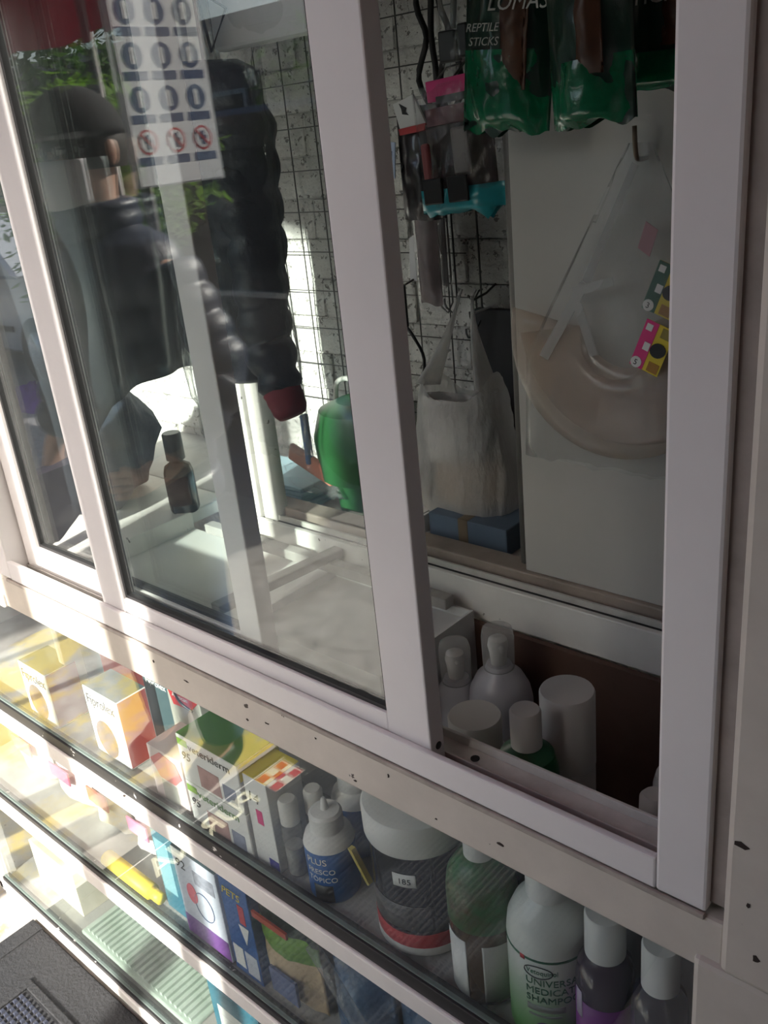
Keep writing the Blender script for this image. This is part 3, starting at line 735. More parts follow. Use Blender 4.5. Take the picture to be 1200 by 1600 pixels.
# green snack packets
snack = mat('brown_window_print', (.09, .035, .015), .4, vary=.5, scale=30)
lett = mat('silver_lettering', (.45, .45, .42), .35)
goldm = mat('gold_lettering', (.55, .42, .10), .4)
def packet(name, label, x, y, ztop, w, h, d, seed, rot, lower, words):
    t = thing(name, label, 'snack packet', (x, y, ztop), 'green reptile stick packets'); t.rotation_euler = rot
    pouch('bag_body', w, h, d, greend, t, seed=seed, wr=.006, top=.25, bot=.25, nx=26, nz=34)
    def band(p, u, v, s):
        q = p.copy(); q.y *= 1.0; return q
    # bright green foil foot
    pouch('foil_foot', w*1.012, lower, d*1.03, green, t, (0, 0, -h+lower), seed+9, wr=.005, top=.95, bot=.3, nx=24, nz=12)
    pouch('print_window', w*.34, h*.45, d*.3, snack, t, (w*.12, -d*.40, -h*.40), seed+4, wr=.004)
    for s, sz, zx, zz, sh, mm in words:
        text('lettering', s, sz, (zx, -d*.56, zz), mm, t, shear=sh)
    tube('hook', [(x, y, ztop+.004), (x, y-.004, ztop+.05), (x, .395, 2.0)], .0016, wire, t, 6)
    return t
p1 = packet('snack_packet', 'dark green reptile stick packet hanging beside the pink card pouch', -.628, .385, 1.94, .112, .285, .045, 1, (0, .10, .10), .085,
            (('LOMAS', .023, -.016, -.162, .25, lett), ('REPTILE', .012, -.042, -.182, .25, lett), ('STICKS', .012, -.038, -.196, .25, lett)))
p2 = packet('snack_packet', 'dark green reptile stick packet in the middle of three, foot crumpled', -.524, .325, 1.955, .104, .300, .05, 2, (0, -.06, -.15), .06,
            ())
p3 = packet('snack_packet', 'green reptile stick packet hanging flat beside the right window jamb', -.455, .385, 1.95, .125, .268, .020, 3, (0, .02, .05), .035,
            (('REPTILE', .022, -.045, -.165, .05, lett), ('STICKS', .022, -.045, -.190, .05, lett)))

# pouch with pink header and teal foot
pk = thing('pet_toy_pouch', 'clear pouch with hot pink header card and teal foot', 'pouch', (-.855, .55, 1.725)); pk.rotation_euler = (0, -.06, 0)
pouch('pouch_film', .155, .17, .05, clear, pk, seed=11, wr=.006)
bm = bmesh.new(); add_box(bm, -.047, .047, -.004, .004, -.022, .006, .001); from_bm('header_card', bm, pinkc, pk)
bm = bmesh.new(); add_box(bm, -.058, .060, -.002, .002, -.150, -.05, .001); from_bm('backing_card', bm, mat('dusky_card', (.07, .05, .05), .5, vary=.4, scale=18), pk)
bm = bmesh.new(); add_box(bm, -.03, .03, -.0055, -.0045, -.026, -.016); from_bm('header_slot', bm, blackp, pk)
bm = bmesh.new(); add_box(bm, -.052, .05, -.006, .005, -.054, -.030, .001); from_bm('brand_band', bm, mat('dark_rose_band', (.16, .05, .06), .5), pk)
pouch('teal_foot', .172, .036, .052, teal, pk, (0.004, 0, -.140), 12, wr=.010, top=.8, bot=.2, nz=10)
for dx, w, hgt in ((-.035, .036, .036), (.010, .036, .036)):
    bm = bmesh.new(); add_box(bm, dx-w/2, dx+w/2, -.031, -.026, -.160, -.160+hgt, .002); from_bm('black_insert', bm, blackp, pk)
bm = bmesh.new(); add_box(bm, .0, .03, -.022, -.015, -.125, -.06, .004); from_bm('grey_insert', bm, mat('grey_card', (.35, .34, .34), .6), pk)
bm = bmesh.new(); add_box(bm, -.06, -.045, -.018, -.010, -.150, -.075, .004); from_bm('rose_insert', bm, mat('rose_rubber', (.42, .12, .12), .5), pk)
tube('hook', [(-.855, .552, 1.73), (-.855, .60, 1.76), (-.855, .728, 1.77)], .0016, wire, pk, 6)

# dark pouch with red and white tag beside it
dp = thing('leash_pouch', 'black hanging pouch topped by a red and white card tag', 'pouch', (-.948, .58, 1.72))
pouch('pouch_film', .085, .165, .04, mat('dark_film', (.025, .022, .025), .3, coat=.4), dp, (0, 0, -.02), seed=14, wr=.006)
prism('card_tag', [(-.975, 1.705), (-.935, 1.715), (-.915, 1.675), (-.965, 1.67)], .556, .560, paperw, dp)
prism('tag_edge', [(-.967, 1.67), (-.914, 1.675), (-.917, 1.665), (-.965, 1.661)], .555, .561, red, dp)
prism('tag_arrow', [(-.962, 1.705), (-.948, 1.698), (-.951, 1.693), (-.945, 1.688), (-.957, 1.690), (-.958, 1.697)], .5545, .5555, ink, dp)
tube('hook', [(-.95, .60, 1.71), (-.95, .66, 1.75), (-.95, .728, 1.76)], .0016, wire, dp, 6)
st = tag(prism('blue_sticker_card', [(-1.010, 1.655), (-.985, 1.652), (-.992, 1.60), (-1.013, 1.60)], .565, .567, mat('pale_blue_card', (.55, .65, .85), .5)), 'small pale blue printed card half hidden by the middle stile', 'card')
prism('blue_print', [(-1.002, 1.64), (-.992, 1.64), (-.996, 1.61), (-1.004, 1.61)], .5642, .5652, blue, st)
# small black item in clear film
ds = thing('brush_packet', 'small black brush head in a clear film packet', 'packet', (-.882, .60, 1.86))
pouch('packet_film', .06, .12, .02, clear, ds, seed=17, wr=.003)
bm = bmesh.new(); add_box(bm, -.027, .004, -.010, .008, -.108, -.066, .003); from_bm('brush_block', bm, blackp, ds)
bm = bmesh.new(); add_box(bm, .006, .024, -.008, .006, -.104, -.060, .003); from_bm('brush_block', bm, blackp, ds)
tube('hook', [(-.882, .60, 1.858), (-.882, .66, 1.89), (-.882, .728, 1.90)], .0016, wire, ds, 6)
# black looped leashes
for k, (x, lb, sw) in enumerate(((-1.02, 'black cord leash looped on the grid, nearer the middle stile', .012), (-.975, 'black cord leash looped on the grid, beside the brush packet', -.01))):
    tag(tube('cord_leash', [(x, .70, 1.93), (x-.012, .70, 1.85), (x+.004, .70, 1.80), (x-.014, .695, 1.74), (x+.012+sw, .69, 1.685), (x+.026, .695, 1.72), (x+.014, .70, 1.80), (x+.02, .70, 1.87), (x+.006, .722, 1.93)], .005, mat('black_cord', (.02, .018, .018), .7), None, 8, 4), lb, 'leash', 'cord leashes')
# clear bags of grey goods left of the shopping bag
for k, (x, z, w, h, lb, m2) in enumerate(((-1.015, 1.60, .075, .20, 'clear film bag of grey cloth hanging beside the middle stile', (.32, .31, .31)), (-.985, 1.58, .06, .20, 'long clear bag of dull rose and grey tubing', (.28, .22, .22)))):
    t = thing('clear_goods_bag', lb, 'plastic bag', (x, .675-k*.05, z), 'clear bags on the grid')
    pouch('bag_film', w, h, .035, clear, t, seed=30+k, wr=.006)
    pouch('bag_contents', w*.8, h*.85, .025, mat('dull_goods_%d' % k, m2, .7, vary=.3, scale=20), t, (0, 0, -h*.08), seed=33+k, wr=.004)
    tube('hook', [(x, .675-k*.05, z-.002), (x, .70, z+.02), (x, .728, z+.02)], .0016, wire, t, 6)
cl = thing('cable_charger', 'flat black plastic gadget with a short cable behind the middle stile', 'gadget', (-1.028, .60, 1.40))
bm = bmesh.new(); add_box(bm, -.012, .006, -.012, .006, -.045, .03, .004); from_bm('gadget_case', bm, blackp, cl)
tube('cable', [(-1.028, .60, 1.36), (-1.01, .60, 1.34), (-1.0, .61, 1.30), (-1.012, .61, 1.24)], .003, blackp, cl, 6, 4)
tube('hook', [(-1.028, .60, 1.425), (-1.028, .67, 1.44), (-1.028, .728, 1.44)], .0016, wire, cl, 6)
# small white label on clear bag
tag(prism('paper_flag', [(-1.03, 1.50), (-1.0, 1.515), (-.99, 1.505), (-1.02, 1.475), (-1.02, 1.43), (-1.035, 1.43)], .632, .634, paperw), 'torn white paper flag caught in the clear bags', 'paper')

# dark board leaning on the wall under the grid
tag(box('dark_board', -.955, -.865, .700, .716, .996, 1.372, mat('dark_slate_board', (.035, .035, .04), .6), None, .002), 'dark slate grey board standing behind the shopping bag', 'board')

# white shopping bag with parcels
sb = thing('shopping_bag', 'white translucent shopping bag hanging by its knotted handles', 'shopping bag', (-.935, .63, 1.0))
def body_fn(p, u, v, s): return p
pts = []; NU, NV = 48, 30
def bag_prof(v):   # v 0 bottom .. 1 shoulder ; half width, half depth, centre x, z
    z = 1.0+.285*v
    hw = .098*(.88+.12*math.sin(min(1, v*4)*pi/2))*(1-.42*max(0, v-.35)**1.35)
    hd = .062*math.sin(min(1, v*5+.25)*pi/2)*(1-.55*max(0, v-.3))
    return hw, max(hd, .004), -.938+.012*(1-v), z
for i in range(NU):
    a = 2*pi*i/NU
    for j in range(NV):
        v = j/(NV-1); hw, hd, cx, z = bag_prof(v)
        ca, sa = math.cos(a), math.sin(a); e = .62
        x = cx+hw*math.copysign(abs(ca)**e, ca); y = .63+hd*math.copysign(abs(sa)**e, sa)
        nzv = noise.noise(Vector((x*55, y*55, z*14)))+.6*noise.noise(Vector((x*120, y*120, z*30)))
        sag = .02*ca*v if v > .7 else 0
        pts.append((x+.004*nzv*ca, y+.005*nzv*(1 if sa > 0 else -1), z+(.006*noise.noise(Vector((x*40, y*30, 5))) if j in (0, NV-1) else 0)-(.05*max(0, v-.72)/.28*(abs(sa)**2))))
bag = grid_mesh('bag_body', pts, NU, NV, milky, sb, True)
bm = bmesh.new(); bm.from_mesh(bag.data); bm.verts.ensure_lookup_table()
bm.faces.new([bm.verts[i*NV] for i in range(NU)][::-1]); bm.to_mesh(bag.data); bm.free()
for nm, x0, x1, xt in (('handle', -1.030, -.985, -.940), ('handle', -.905, -.855, -.912)):
    pts = []
    for i in range(9):
        for j in range(13):
            u = i/8; v = j/12; xa = x0+(x1-x0)*u; wd = (1-v)**1.4
            x = xa*wd+(xt+(u-.5)*.006)*(1-wd); z = 1.262+.145*v-.02*(1-v)*abs(u-.5)
            pts.append((x, .63-.035*math.sin(pi*u)*wd+.004*noise.noise(Vector((u*9, v*2, x0*9)))-.01*v+.07*v*v*.3, z))
    g = grid_mesh(nm, pts, 9, 13, milky, sb); sd = g.modifiers.new('t', 'SOLIDIFY'); sd.thickness = .001
    tube('knot', [(xt-.004, .645, 1.402), (xt, .642, 1.408), (xt+.002, .648, 1.416)], .003, white, sb, 6)
wr1 = mat('white_wrapped_parcel', (.78, .75, .72), .6, vary=.1, scale=12, bump=.5, bscale=30); wr2 = mat('tan_wrapped_parcel', (.50, .36, .25), .6, vary=.25, scale=14, bump=.5, bscale=30)
pouch('parcel', .155, .12, .085, wr2, sb, (.0, 0, .128), 41, wr=.010, top=.7, bot=.6)
pouch('parcel', .13, .12, .08, wr1, sb, (-.03, -.004, .235), 42, wr=.012, top=.6, bot=.6)
tube('hook', [(-.926, .648, 1.405), (-.926, .66, 1.395), (-.926, .70, 1.40), (-.926, .728, 1.41)], .002, wire, sb, 6)
tube('hook', [(-.918, .648, 1.375), (-.930, .66, 1.372), (-.926, .728, 1.375)], .002, white, sb, 6)
# boxes under the bag
bb = tag(box('grey_blue_carton', -.965, -.80, .545, .64, .996, 1.045, mat('grey_blue_card', (.10, .14, .20), .6), None, .002), 'low grey blue carton on the ledge under the shopping bag', 'carton'); 
box('carton_tape', -.90, -.88, .5445, .641, .996, 1.0455, mat('brown_tape', (.2, .15, .1), .4), bb)
wc = tag(box('white_leaflet_stack', -1.055, -.985, .53, .62, .996, 1.03, paperw, None, .001), 'small stack of white leaflets on the ledge beside the blue carton', 'leaflets')
box('top_sheet', -1.05, -.99, .5295, .615, 1.0302, 1.0315, white, wc)

# clear bag with pet cones on a nail
nl = thing('bent_nail', 'bent steel nail in the off white sliding board', 'nail', (-.517, .46, 1.615))
tube('shank', [(-.517, .464, 1.612), (-.517, .445, 1.612), (-.518, .436, 1.617), (-.519, .434, 1.648)], .0028, mat('rusty_steel', (.16, .12, .09), .5, metal=.7), nl, 8, 3)
cb = thing('pet_cone_bag', 'clear bag of rolled pet recovery cones hung on a nail', 'plastic bag', (-.515, .44, 1.62))
def cone_fn(p, u, v, s):
    q = p.copy(); q.x = p.x*(.10+.90*min(1, v*1.55))+(-.02*v); return q
pouch('bag_film', .30, .40, .03, clear_soft, cb, (.0, 0, .01), 51, wr=.004, fn=cone_fn)
conem = film('peach_cone_plastic', (.96, .93, .90), f0=.05, haze=.22, hazecol=(.70, .58, .49), rough=.15, hvar=.1, hscale=5, transl=.3)
def sector(name, cx, cz, r0, r1, a0, a1, y, m, tilt=0.):
    pts = []
    for i in range(29):
        a = math.radians(a0+(a1-a0)*i/28)
        for j in range(6):
            r = r0+(r1-r0)*j/5; pts.append((cx+r*math.cos(a), y+tilt*(i/28-.5)-.010*math.sin(pi*i/28), cz+r*math.sin(a)))
    o = grid_mesh(name, pts, 29, 6, m, cb); sd = o.modifiers.new('t', 'SOLIDIFY'); sd.thickness = .0012
    return o
sector('cone_sheet', -.545, 1.405, .05, .155, 168, 385, .442, conem)
sector('cone_sheet', -.53, 1.43, .06, .16, 190, 350, .447, conem, .004)
strap = film('strap_highlight_plastic', (.95, .95, .95), haze=.33, rough=.2)
prism('strap_highlight', [(-.590, 1.475), (-.578, 1.470), (-.640, 1.372), (-.652, 1.378)], .432, .434, strap, cb)  # highlight along the bag edge, drawn as a pale strip
prism('strap_highlight', [(-.600, 1.468), (-.545, 1.482), (-.543, 1.472), (-.598, 1.456)], .4305, .4315, strap, cb)
prism('strap_highlight', [(-.600, 1.448), (-.588, 1.450), (-.565, 1.385), (-.577, 1.382)], .4305, .4315, strap, cb)
prism('film_highlight', [(-.522, 1.610), (-.514, 1.606), (-.578, 1.470), (-.588, 1.476)], .434, .435, film('film_highlight', (.9, .9, .9), haze=.2, rough=.1), cb)  # upper part of the edge highlight, also a pale strip
prism('pink_label', [(-.505, 1.545), (-.490, 1.535), (-.500, 1.505), (-.515, 1.515)], .436, .437, mat('faded_pink', (.42, .20, .24), .6), cb)
for k, (cx, cz, cm, yy) in enumerate(((-.480, 1.467, mat('green_label', (.03, .13, .09), .6), .436), (-.487, 1.402, pinkc, .420))):
    ang = math.radians(-22 if k == 0 else -22); ux, uz = math.cos(ang), math.sin(ang)
    def quad(name, a, b, c, d, m, dy, par):
        return prism(name, [(cx+ux*p-uz*q, cz+uz*p+ux*q) for p, q in ((a, c), (b, c), (b, d), (a, d))], yy-dy, yy-dy+.0008, m, par)
    ct = quad('price_tag', -.019, .019, -.030, .030, yellow, 0, cb)
    q1 = quad('colour_half', -.019, -.002, -.030, .030, cm, .0008, ct); q1.parent = ct
    quad('tag_number', -.016, -.008, .018, .026, paperw, .0016, ct); quad('tag_sticker', -.011, -.003, -.006, .004, paperw, .0016, ct)
    prism('tag_number', [(cx+ux*(-.012)-uz*(-.024)+.007*math.cos(a*pi/8), cz+uz*(-.012)+ux*(-.024)+.007*math.sin(a*pi/8)) for a in range(16)], yy-.0016, yy-.0008, paperw, ct)
    t5 = text('lettering', '5' if k else '3', .010, (0, 0, 0), ink, ct)
    t5.data.transform(Matrix.Translation(Vector((cx+ux*(-.0148)-uz*(-.0275), yy-.0018, cz+uz*(-.0148)+ux*(-.0275)))-off(ct)) @ Matrix.Rotation(-ang, 4, 'Y'))
    prism('tag_logo', [(cx+ux*.008+.010*math.cos(a*pi/8), cz+uz*.008+.009*math.sin(a*pi/8)) for a in range(16)], yy-.0016, yy, ink, ct)
    quad('tag_print', .004, .016, .016, .028, mat('olive_ink', (.30, .24, .05), .6), .0008, ct); quad('tag_print', .003, .017, -.028, -.016, mat('brown_print', (.45, .22, .04), .6), .0008, ct)

# packet folded at the top of the pane
hp = thing('folded_clear_packet', 'folded clear packet with purple card hanging under the window head', 'packet', (-.775, .13, 1.96))
pouch('packet_film', .165, .20, .03, clear, hp, (0, 0, -.0), 61, wr=.006)
bm = bmesh.new(); add_box(bm, -.075, .075, -.006, .006, -.145, -.05, .002); from_bm('purple_card', bm, mat('dull_purple_card', (.14, .07, .13), .5), hp)
bm = bmesh.new(); add_box(bm, -.066, .078, -.012, .010, -.196, -.146, .004); from_bm('grey_fold', bm, mat('pale_grey_fold', (.74, .73, .74), .45, vary=.1, scale=20), hp)
tube('fold_edge', [(-.850, .112, 1.825), (-.838, .112, 1.765), (-.805, .112, 1.80), (-.850, .112, 1.825)], .0018, blackp, hp, 6)
tube('hook', [(-.775, .13, 1.958), (-.775, .17, 1.985), (-.775, .21, 2.006)], .0016, wire, hp, 6)

# puffer coat for a dog in a clear bag
pc = thing('dog_puffer_coat', 'dark quilted dog coat with red cuff in a clear plastic bag', 'pet coat', (-1.02, .21, 1.74))
coatm = mat('black_blue_quilt', (.018, .022, .038), .4, vary=.3, scale=14, bump=.3, bscale=50)
def loc(pts): return [Vector(p)-Vector(pc.location) for p in pts]
ribbed('coat_body', loc([(-1.02, .21, 1.77), (-1.025, .21, 1.70), (-1.035, .21, 1.55), (-1.05, .21, 1.42), (-1.05, .21, 1.37)]), [.07, .10, .10, .09, .055], coatm, pc, 32, .048, .009, .55)
ribbed('coat_sleeve', loc([(-.985, .205, 1.70), (-.965, .20, 1.55), (-.968, .20, 1.43), (-.945, .195, 1.365)]), [.04, .034, .032, .026], coatm, pc, 18, .045, .010)
ribbed('cuff', loc([(-.948, .195, 1.372), (-.928, .192, 1.335)]), [.026, .022], mat('dark_red_knit', (.20, .015, .03), .7), pc, 18, .012, .003)
pouch('bag_film', .25, .53, .13, clear, pc, (-.02, 0, .06), 71, wr=.010, top=.3, bot=.25)
tube('hanger_hook', [(-1.02, .21, 1.77), (-1.02, .21, 1.90), (-1.02, .205, 2.0), (-1.02, .215, 2.007)], .002, wire, pc, 6)

# dark sheet added at the left end, stands in for the dim interior
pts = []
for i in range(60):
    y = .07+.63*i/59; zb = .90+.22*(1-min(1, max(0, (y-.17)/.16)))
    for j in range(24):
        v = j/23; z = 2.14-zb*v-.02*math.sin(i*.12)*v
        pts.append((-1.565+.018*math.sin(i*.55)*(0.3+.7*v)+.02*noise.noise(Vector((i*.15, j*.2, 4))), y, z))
dsht = grid_mesh('added_dark_sheet', pts, 60, 24, mat('dark_slate_sheet', (.022, .028, .034), .35, vary=.4, scale=5), None)
tag(dsht, 'dark slate sheet added at the left end in place of dim interior', 'sheet'); sd = dsht.modifiers.new('t', 'SOLIDIFY'); sd.thickness = .003

pc.location.x += .045
# ------------------------------------------------------------------ left: counter goods and bagged basket
db = thing('dropper_bottle', 'dark bottle with tall cap standing on the cabinet top against the light', 'bottle', (-1.497, .405, .995))
lathe('bottle_body', [(.027, 0), (.030, .006), (.030, .085), (.026, .098), (.014, .106), (.014, .114)], mat('smoked_bottle', (.03, .035, .04), .25), db)
lathe('cap', [(.019, 0), (.019, .052), (.017, .055)], mat('grey_black_cap', (.04, .045, .05), .4), db, (0, 0, .112))
wrap('label', 0, 0, .030, -.6, 1.5, .02, .08, mat('maroon_label', (.05, .02, .018), .6), db)
def lump(name, c, rx, ry, rz, m, parent, seed, amp=.25, nu=30, nv=16):
    pts = []
    for i in range(nu):
        for j in range(nv):
            u = 2*pi*i/nu; v = -pi/2+pi*j/(nv-1)
            d = Vector((math.cos(v)*math.cos(u), math.cos(v)*math.sin(u), math.sin(v)))
            k = 1+amp*noise.noise(d*2.2+Vector((seed, 0, 0)))+amp*.5*noise.noise(d*5.5+Vector((0, seed, 0)))
            z = max(-.98, d.z)*rz*k
            pts.append(Vector(c)+Vector((d.x*rx*k, d.y*ry*k, max(z, -rz*.8))))
    return grid_mesh(name, pts, nu, nv, m, parent, True)
tag(lump('denim_bundle', (-1.745, .33, 1.107), .15, .17, .14, mat('dark_denim_cloth', (.03, .045, .075), .8, vary=.4, scale=16, bump=.5, bscale=30), None, 3), 'crumpled dark denim bundle on the cabinet top behind the dropper bottle', 'cloth')
tag(lump('carrier_bag', (-1.66, .33, 1.305), .055, .055, .08, milky, None, 8, .3), 'small crumpled white carrier bag lying on the denim bundle', 'plastic bag')
# green basket, clear bag, blue pads on the ledge
gb = thing('green_basket', 'green plastic basket with white loop handle inside the bright corner', 'basket', (-1.20, .60, .996))
lathe('basket_shell', [(.07, .06), (.095, .07), (.10, .15), (.085, .20), (.05, .215)], mat('leaf_green_plastic', (.025, .13, .04), .4), gb, n=28)
lathe('basket_foot', [(.065, 0), (.07, .06)], mat('leaf_green_plastic', (.025, .13, .04), .4), gb, n=28)
tube('loop_handle', [(-1.27, .60, 1.19), (-1.262, .60, 1.235), (-1.225, .60, 1.245), (-1.20, .60, 1.21)], .005, white, gb, 8, 4)
cg = thing('clear_tent_bag', 'clear plastic bag draped before the green basket, blue handle inside', 'plastic bag', (-1.28, .535, 1.185))
pouch('bag_film', .24, .15, .05, clear_soft, cg, (0, 0, 0), 81, wr=.012, taper=.75, top=.4)
bm = bmesh.new(); add_box(bm, .035, .045, -.012, .004, -.09, .01, .003); from_bm('blue_handle', bm, blue, cg)
bm = bmesh.new(); add_box(bm, -.02, .10, -.006, .006, -.11, -.075, .004); 
bmesh.ops.rotate(bm, verts=bm.verts, cent=(.04, 0, -.09), matrix=Matrix.Rotation(.35, 3, 'Y')); from_bm('orange_strip', bm, mat('salmon_strip', (.75, .28, .20), .5), cg)
bp_ = thing('pad_stack', 'stack of pale blue training pads lying on the bright ledge', 'pads', (-1.28, .62, .996))
for k in range(6):
    bm = bmesh.new(); add_box(bm, -.13+random.uniform(-.006, .006), .12+random.uniform(-.006, .006), -.065, .06, k*.0085, k*.0085+.0078, .002); from_bm('pad', bm, mat('pale_blue_pad', (.42, .62, .72), .7, vary=.1), bp_)
bp_.location = (-1.375, .575, .996); gb.location = (-1.165, .615, .996)

# white carton and loose bar in the window box
wx = thing('white_carton', 'large white carton with open rim inside the window box', 'carton', (-.92, .27, .70))
cardw = mat('greyish_white_card', (.62, .62, .62), .6, vary=.06, scale=5)
box('carton_front', -1.06, -.77, .18, .184, .698, .975, cardw, wx); box('carton_side', -1.064, -1.060, .18, .40, .698, .975, cardw, wx); box('carton_side', -.77, -.766, .18, .40, .698, .975, cardw, wx); box('carton_back', -1.06, -.77, .394, .398, .698, .975, cardw, wx)
box('carton_lid', -1.06, -.77, .184, .394, .955, .960, cardw, wx)
br = tag(box('wooden_bar', -.012, .012, -.13, .13, -.008, .008, mat('grey_bare_wood', (.40, .38, .36), .7, vary=.25, scale=20, stretch=(1, .1, 1)), None, .002), 'grey wooden bar laid from front to back across the white carton', 'bar')
br.location = (-1.078, .285, 1.0); br.rotation_euler = (0, 0, -.10)
br2 = tag(box('wooden_lath', -1.40, -.80, .375, .397, .976, .995, mat('grey_bare_wood', (.4, .38, .36), .7), None, .002), 'long grey lath lying along the back of the white carton', 'lath')

# ------------------------------------------------------------------ white bottles standing in the window box
white_box = mat('shaded_white_cap', (.48, .475, .46), .45)  # white bottle plastics below are greyed to carry the darkness of the box
def bottle_base(name, label, x, y, group='white bottles in the window box', cat='bottle'):
    return thing(name, label, cat, (x, y, .697), group)
capclear = film('clear_overcap', (.9, .9, .9), f0=.06, haze=.25, rough=.05)
for x, y, hb, r, lb in ((-.728, .30, .215, .040, 'white pump bottle with clear overcap beside the middle stile'), (-.668, .325, .245, .047, 'tallest white pump bottle with clear overcap at the back')):
    t = bottle_base('pump_bottle', lb, x, y)
    lathe('bottle_body', [(r-.004, 0), (r, .006), (r, hb-.045), (r*.93, hb-.028), (r*.72, hb-.008), (.022, hb), (.018, hb+.012)], mat('shaded_bluish_plastic', (.42, .42, .46), .3), t)
    lathe('pump_head', [(.011, 0), (.013, .02), (.015, .03), (.013, .04), (.006, .045)], white_box, t, (0, 0, hb+.012))
    tube('pump_spout', [Vector(t.location)+Vector((0, 0, hb+.045)), Vector(t.location)+Vector((.016, -.012, hb+.043))], .004, white_box, t, 8)
    lathe('overcap', [(.0225, 0), (.0235, .05), (.021, .063), (.012, .066)], capclear, t, (0, 0, hb+.006))
t = bottle_base('capped_bottle', 'tall white bottle with plain cylinder cap, nearest the open middle', -.492, .22)
lathe('bottle_body', [(.030, 0), (.033, .006), (.033, .225), (.028, .232)], mat('shaded_white_plastic', (.40, .40, .39), .4), t)
lathe('cap', [(.0335, 0), (.0335, .100), (.032, .103)], white_box, t, (0, 0, .233))
t = bottle_base('wide_cap_bottle', 'squat shouldered white bottle with wide cap behind the round tub', -.620, .200)
lathe('bottle_body', [(.042, 0), (.048, .008), (.048, .180), (.040, .205), (.033, .213)], mat('milky_plastic', (.55, .54, .52), .4), t)
lathe('cap', [(.035, 0), (.0355, .045), (.034, .048)], mat('grey_cap', (.50, .49, .47), .45), t, (0, 0, .213))
t = bottle_base('green_bottle', 'small green bottle with ribbed white cap between the white bottles', -.504, .148)
lathe('bottle_body', [(.034, 0), (.037, .006), (.037, .262), (.032, .285), (.017, .296), (.017, .30)], mat('dark_green_plastic', (.006, .10, .035), .35), t)
capo = lathe('cap', [(.0185, 0), (.0185, .046), (.0165, .049)], white_box, t, (0, 0, .297))
for x, y, hb, r, lb in ((-.345, .215, .285, .030, 'white dropper bottle half behind the right jamb, hindmost'), (-.352, .165, .235, .032, 'white bottle half behind the right jamb, between its neighbours'), (-.355, .12, .205, .028, 'short white bottle half behind the right jamb, nearest the track')):
    t = bottle_base('dropper_bottle', lb, x, y)
    lathe('bottle_body', [(r-.003, 0), (r, .005), (r, hb-.02), (r*.9, hb-.006), (.014, hb)], mat('shaded_white_plastic', (.40, .40, .39), .4), t)
    lathe('cap', [(.017, 0), (.016, .045), (.012, .05)], white_box, t, (0, 0, hb))

# ------------------------------------------------------------------ goods on the upper shelf of the cabinet
def sbottle(name, label, x, y, z=.697, cat='bottle'): return thing(name, label, cat, (x, y, z))
t = sbottle('shampoo_bottle', 'large white and green medicated shampoo bottle, third from the corner post', -.425, .060)
shm = bpy.data.materials.new('white_to_green_bottle'); shm.use_nodes = True; nt = shm.node_tree; b = nt.nodes['Principled BSDF']; b.inputs['Roughness'].default_value = .28
tc = N(nt, 'ShaderNodeTexCoord'); sp = N(nt, 'ShaderNodeSeparateXYZ'); rp = N(nt, 'ShaderNodeValToRGB'); mr = N(nt, 'ShaderNodeMapRange'); mr.inputs[1].default_value = 0; mr.inputs[2].default_value = .2
nt.links.new(tc.outputs['Object'], sp.inputs[0]); nt.links.new(sp.outputs[2], mr.inputs[0]); nt.links.new(mr.outputs[0], rp.inputs[0]); nt.links.new(rp.outputs[0], b.inputs['Base Color'])
rp.color_ramp.elements[0].position = .1; rp.color_ramp.elements[0].color = (.14, .42, .10, 1); rp.color_ramp.elements[1].position = .6; rp.color_ramp.elements[1].color = (.76, .78, .74, 1)
lathe('bottle_body', [(.043, 0), (.047, .006), (.047, .140), (.045, .158), (.038, .175), (.026, .187), (.021, .192), (.021, .198)], shm, t, n=40)
lathe('cap', [(.0235, 0), (.0235, .040), (.022, .043)], white, t, (0, 0, .192))
gi = mat('dark_green_ink', (.015, .13, .06), .5); gy = mat('grey_ink_band', (.30, .32, .30), .5)
wrap('label_line', 0, 0, .0470, -1.2, 1.7, .1325, .1355, gi, t, 30); wrap('label_flag', 0, 0, .0473, -.15, -.02, .130, .136, red, t, 4)
A0 = -.02
ring = [(.0476*math.sin(A0+.32+.34*math.cos(k*pi/12)), -.0476*math.cos(A0+.32+.34*math.cos(k*pi/12)), .118+.0085*math.sin(k*pi/12)) for k in range(25)]
tube('logo_ring', [Vector(p)+Vector(t.location) for p in ring], .0006, ink, t, 5)
text('lettering', 'Vetoquinol', .0095, (0, 0, .115), gi, t, cyl=(0, 0, .0472, A0+.03), sx=.85)
for s, z in (('UNIVERSAL', .0985), ('MEDICATED', .0855), ('SHAMPOO', .0725)):
    text('lettering', s, .0135, (0, 0, z), gi, t, cyl=(0, 0, .0472, A0), sx=.98)
wrap('label_band', 0, 0, .0470, A0+.02, A0+.95, .058, .067, gy, t); wrap('label_text_line', 0, 0, .0470, A0+.05, A0+.85, .050, .053, gy, t)
def spot(par, R, a, z, r, m, name):
    bm = bmesh.new(); vs = [bm.verts.new(((R+.0006)*math.sin(a+r*math.cos(k*pi/8)/R), -(R+.0006)*math.cos(a+r*math.cos(k*pi/8)/R), z+r*.9*math.sin(k*pi/8))) for k in range(16)]
    bm.faces.new(vs); bmesh.ops.recalc_face_normals(bm, faces=bm.faces); r_ = bmesh.ops.solidify(bm, geom=bm.faces[:], thickness=.0004); return from_bm(name, bm, m, par)
spot(t, .047, A0+.42, .034, .009, mat('violet_seal', (.12, .06, .22), .5), 'printed_seal'); spot(t, .047, A0+.30, .020, .011, red, 'printed_fruit'); spot(t, .047, A0+.85, .016, .010, mat('leaf_green_ink', (.08, .35, .05), .5), 'printed_leaf')

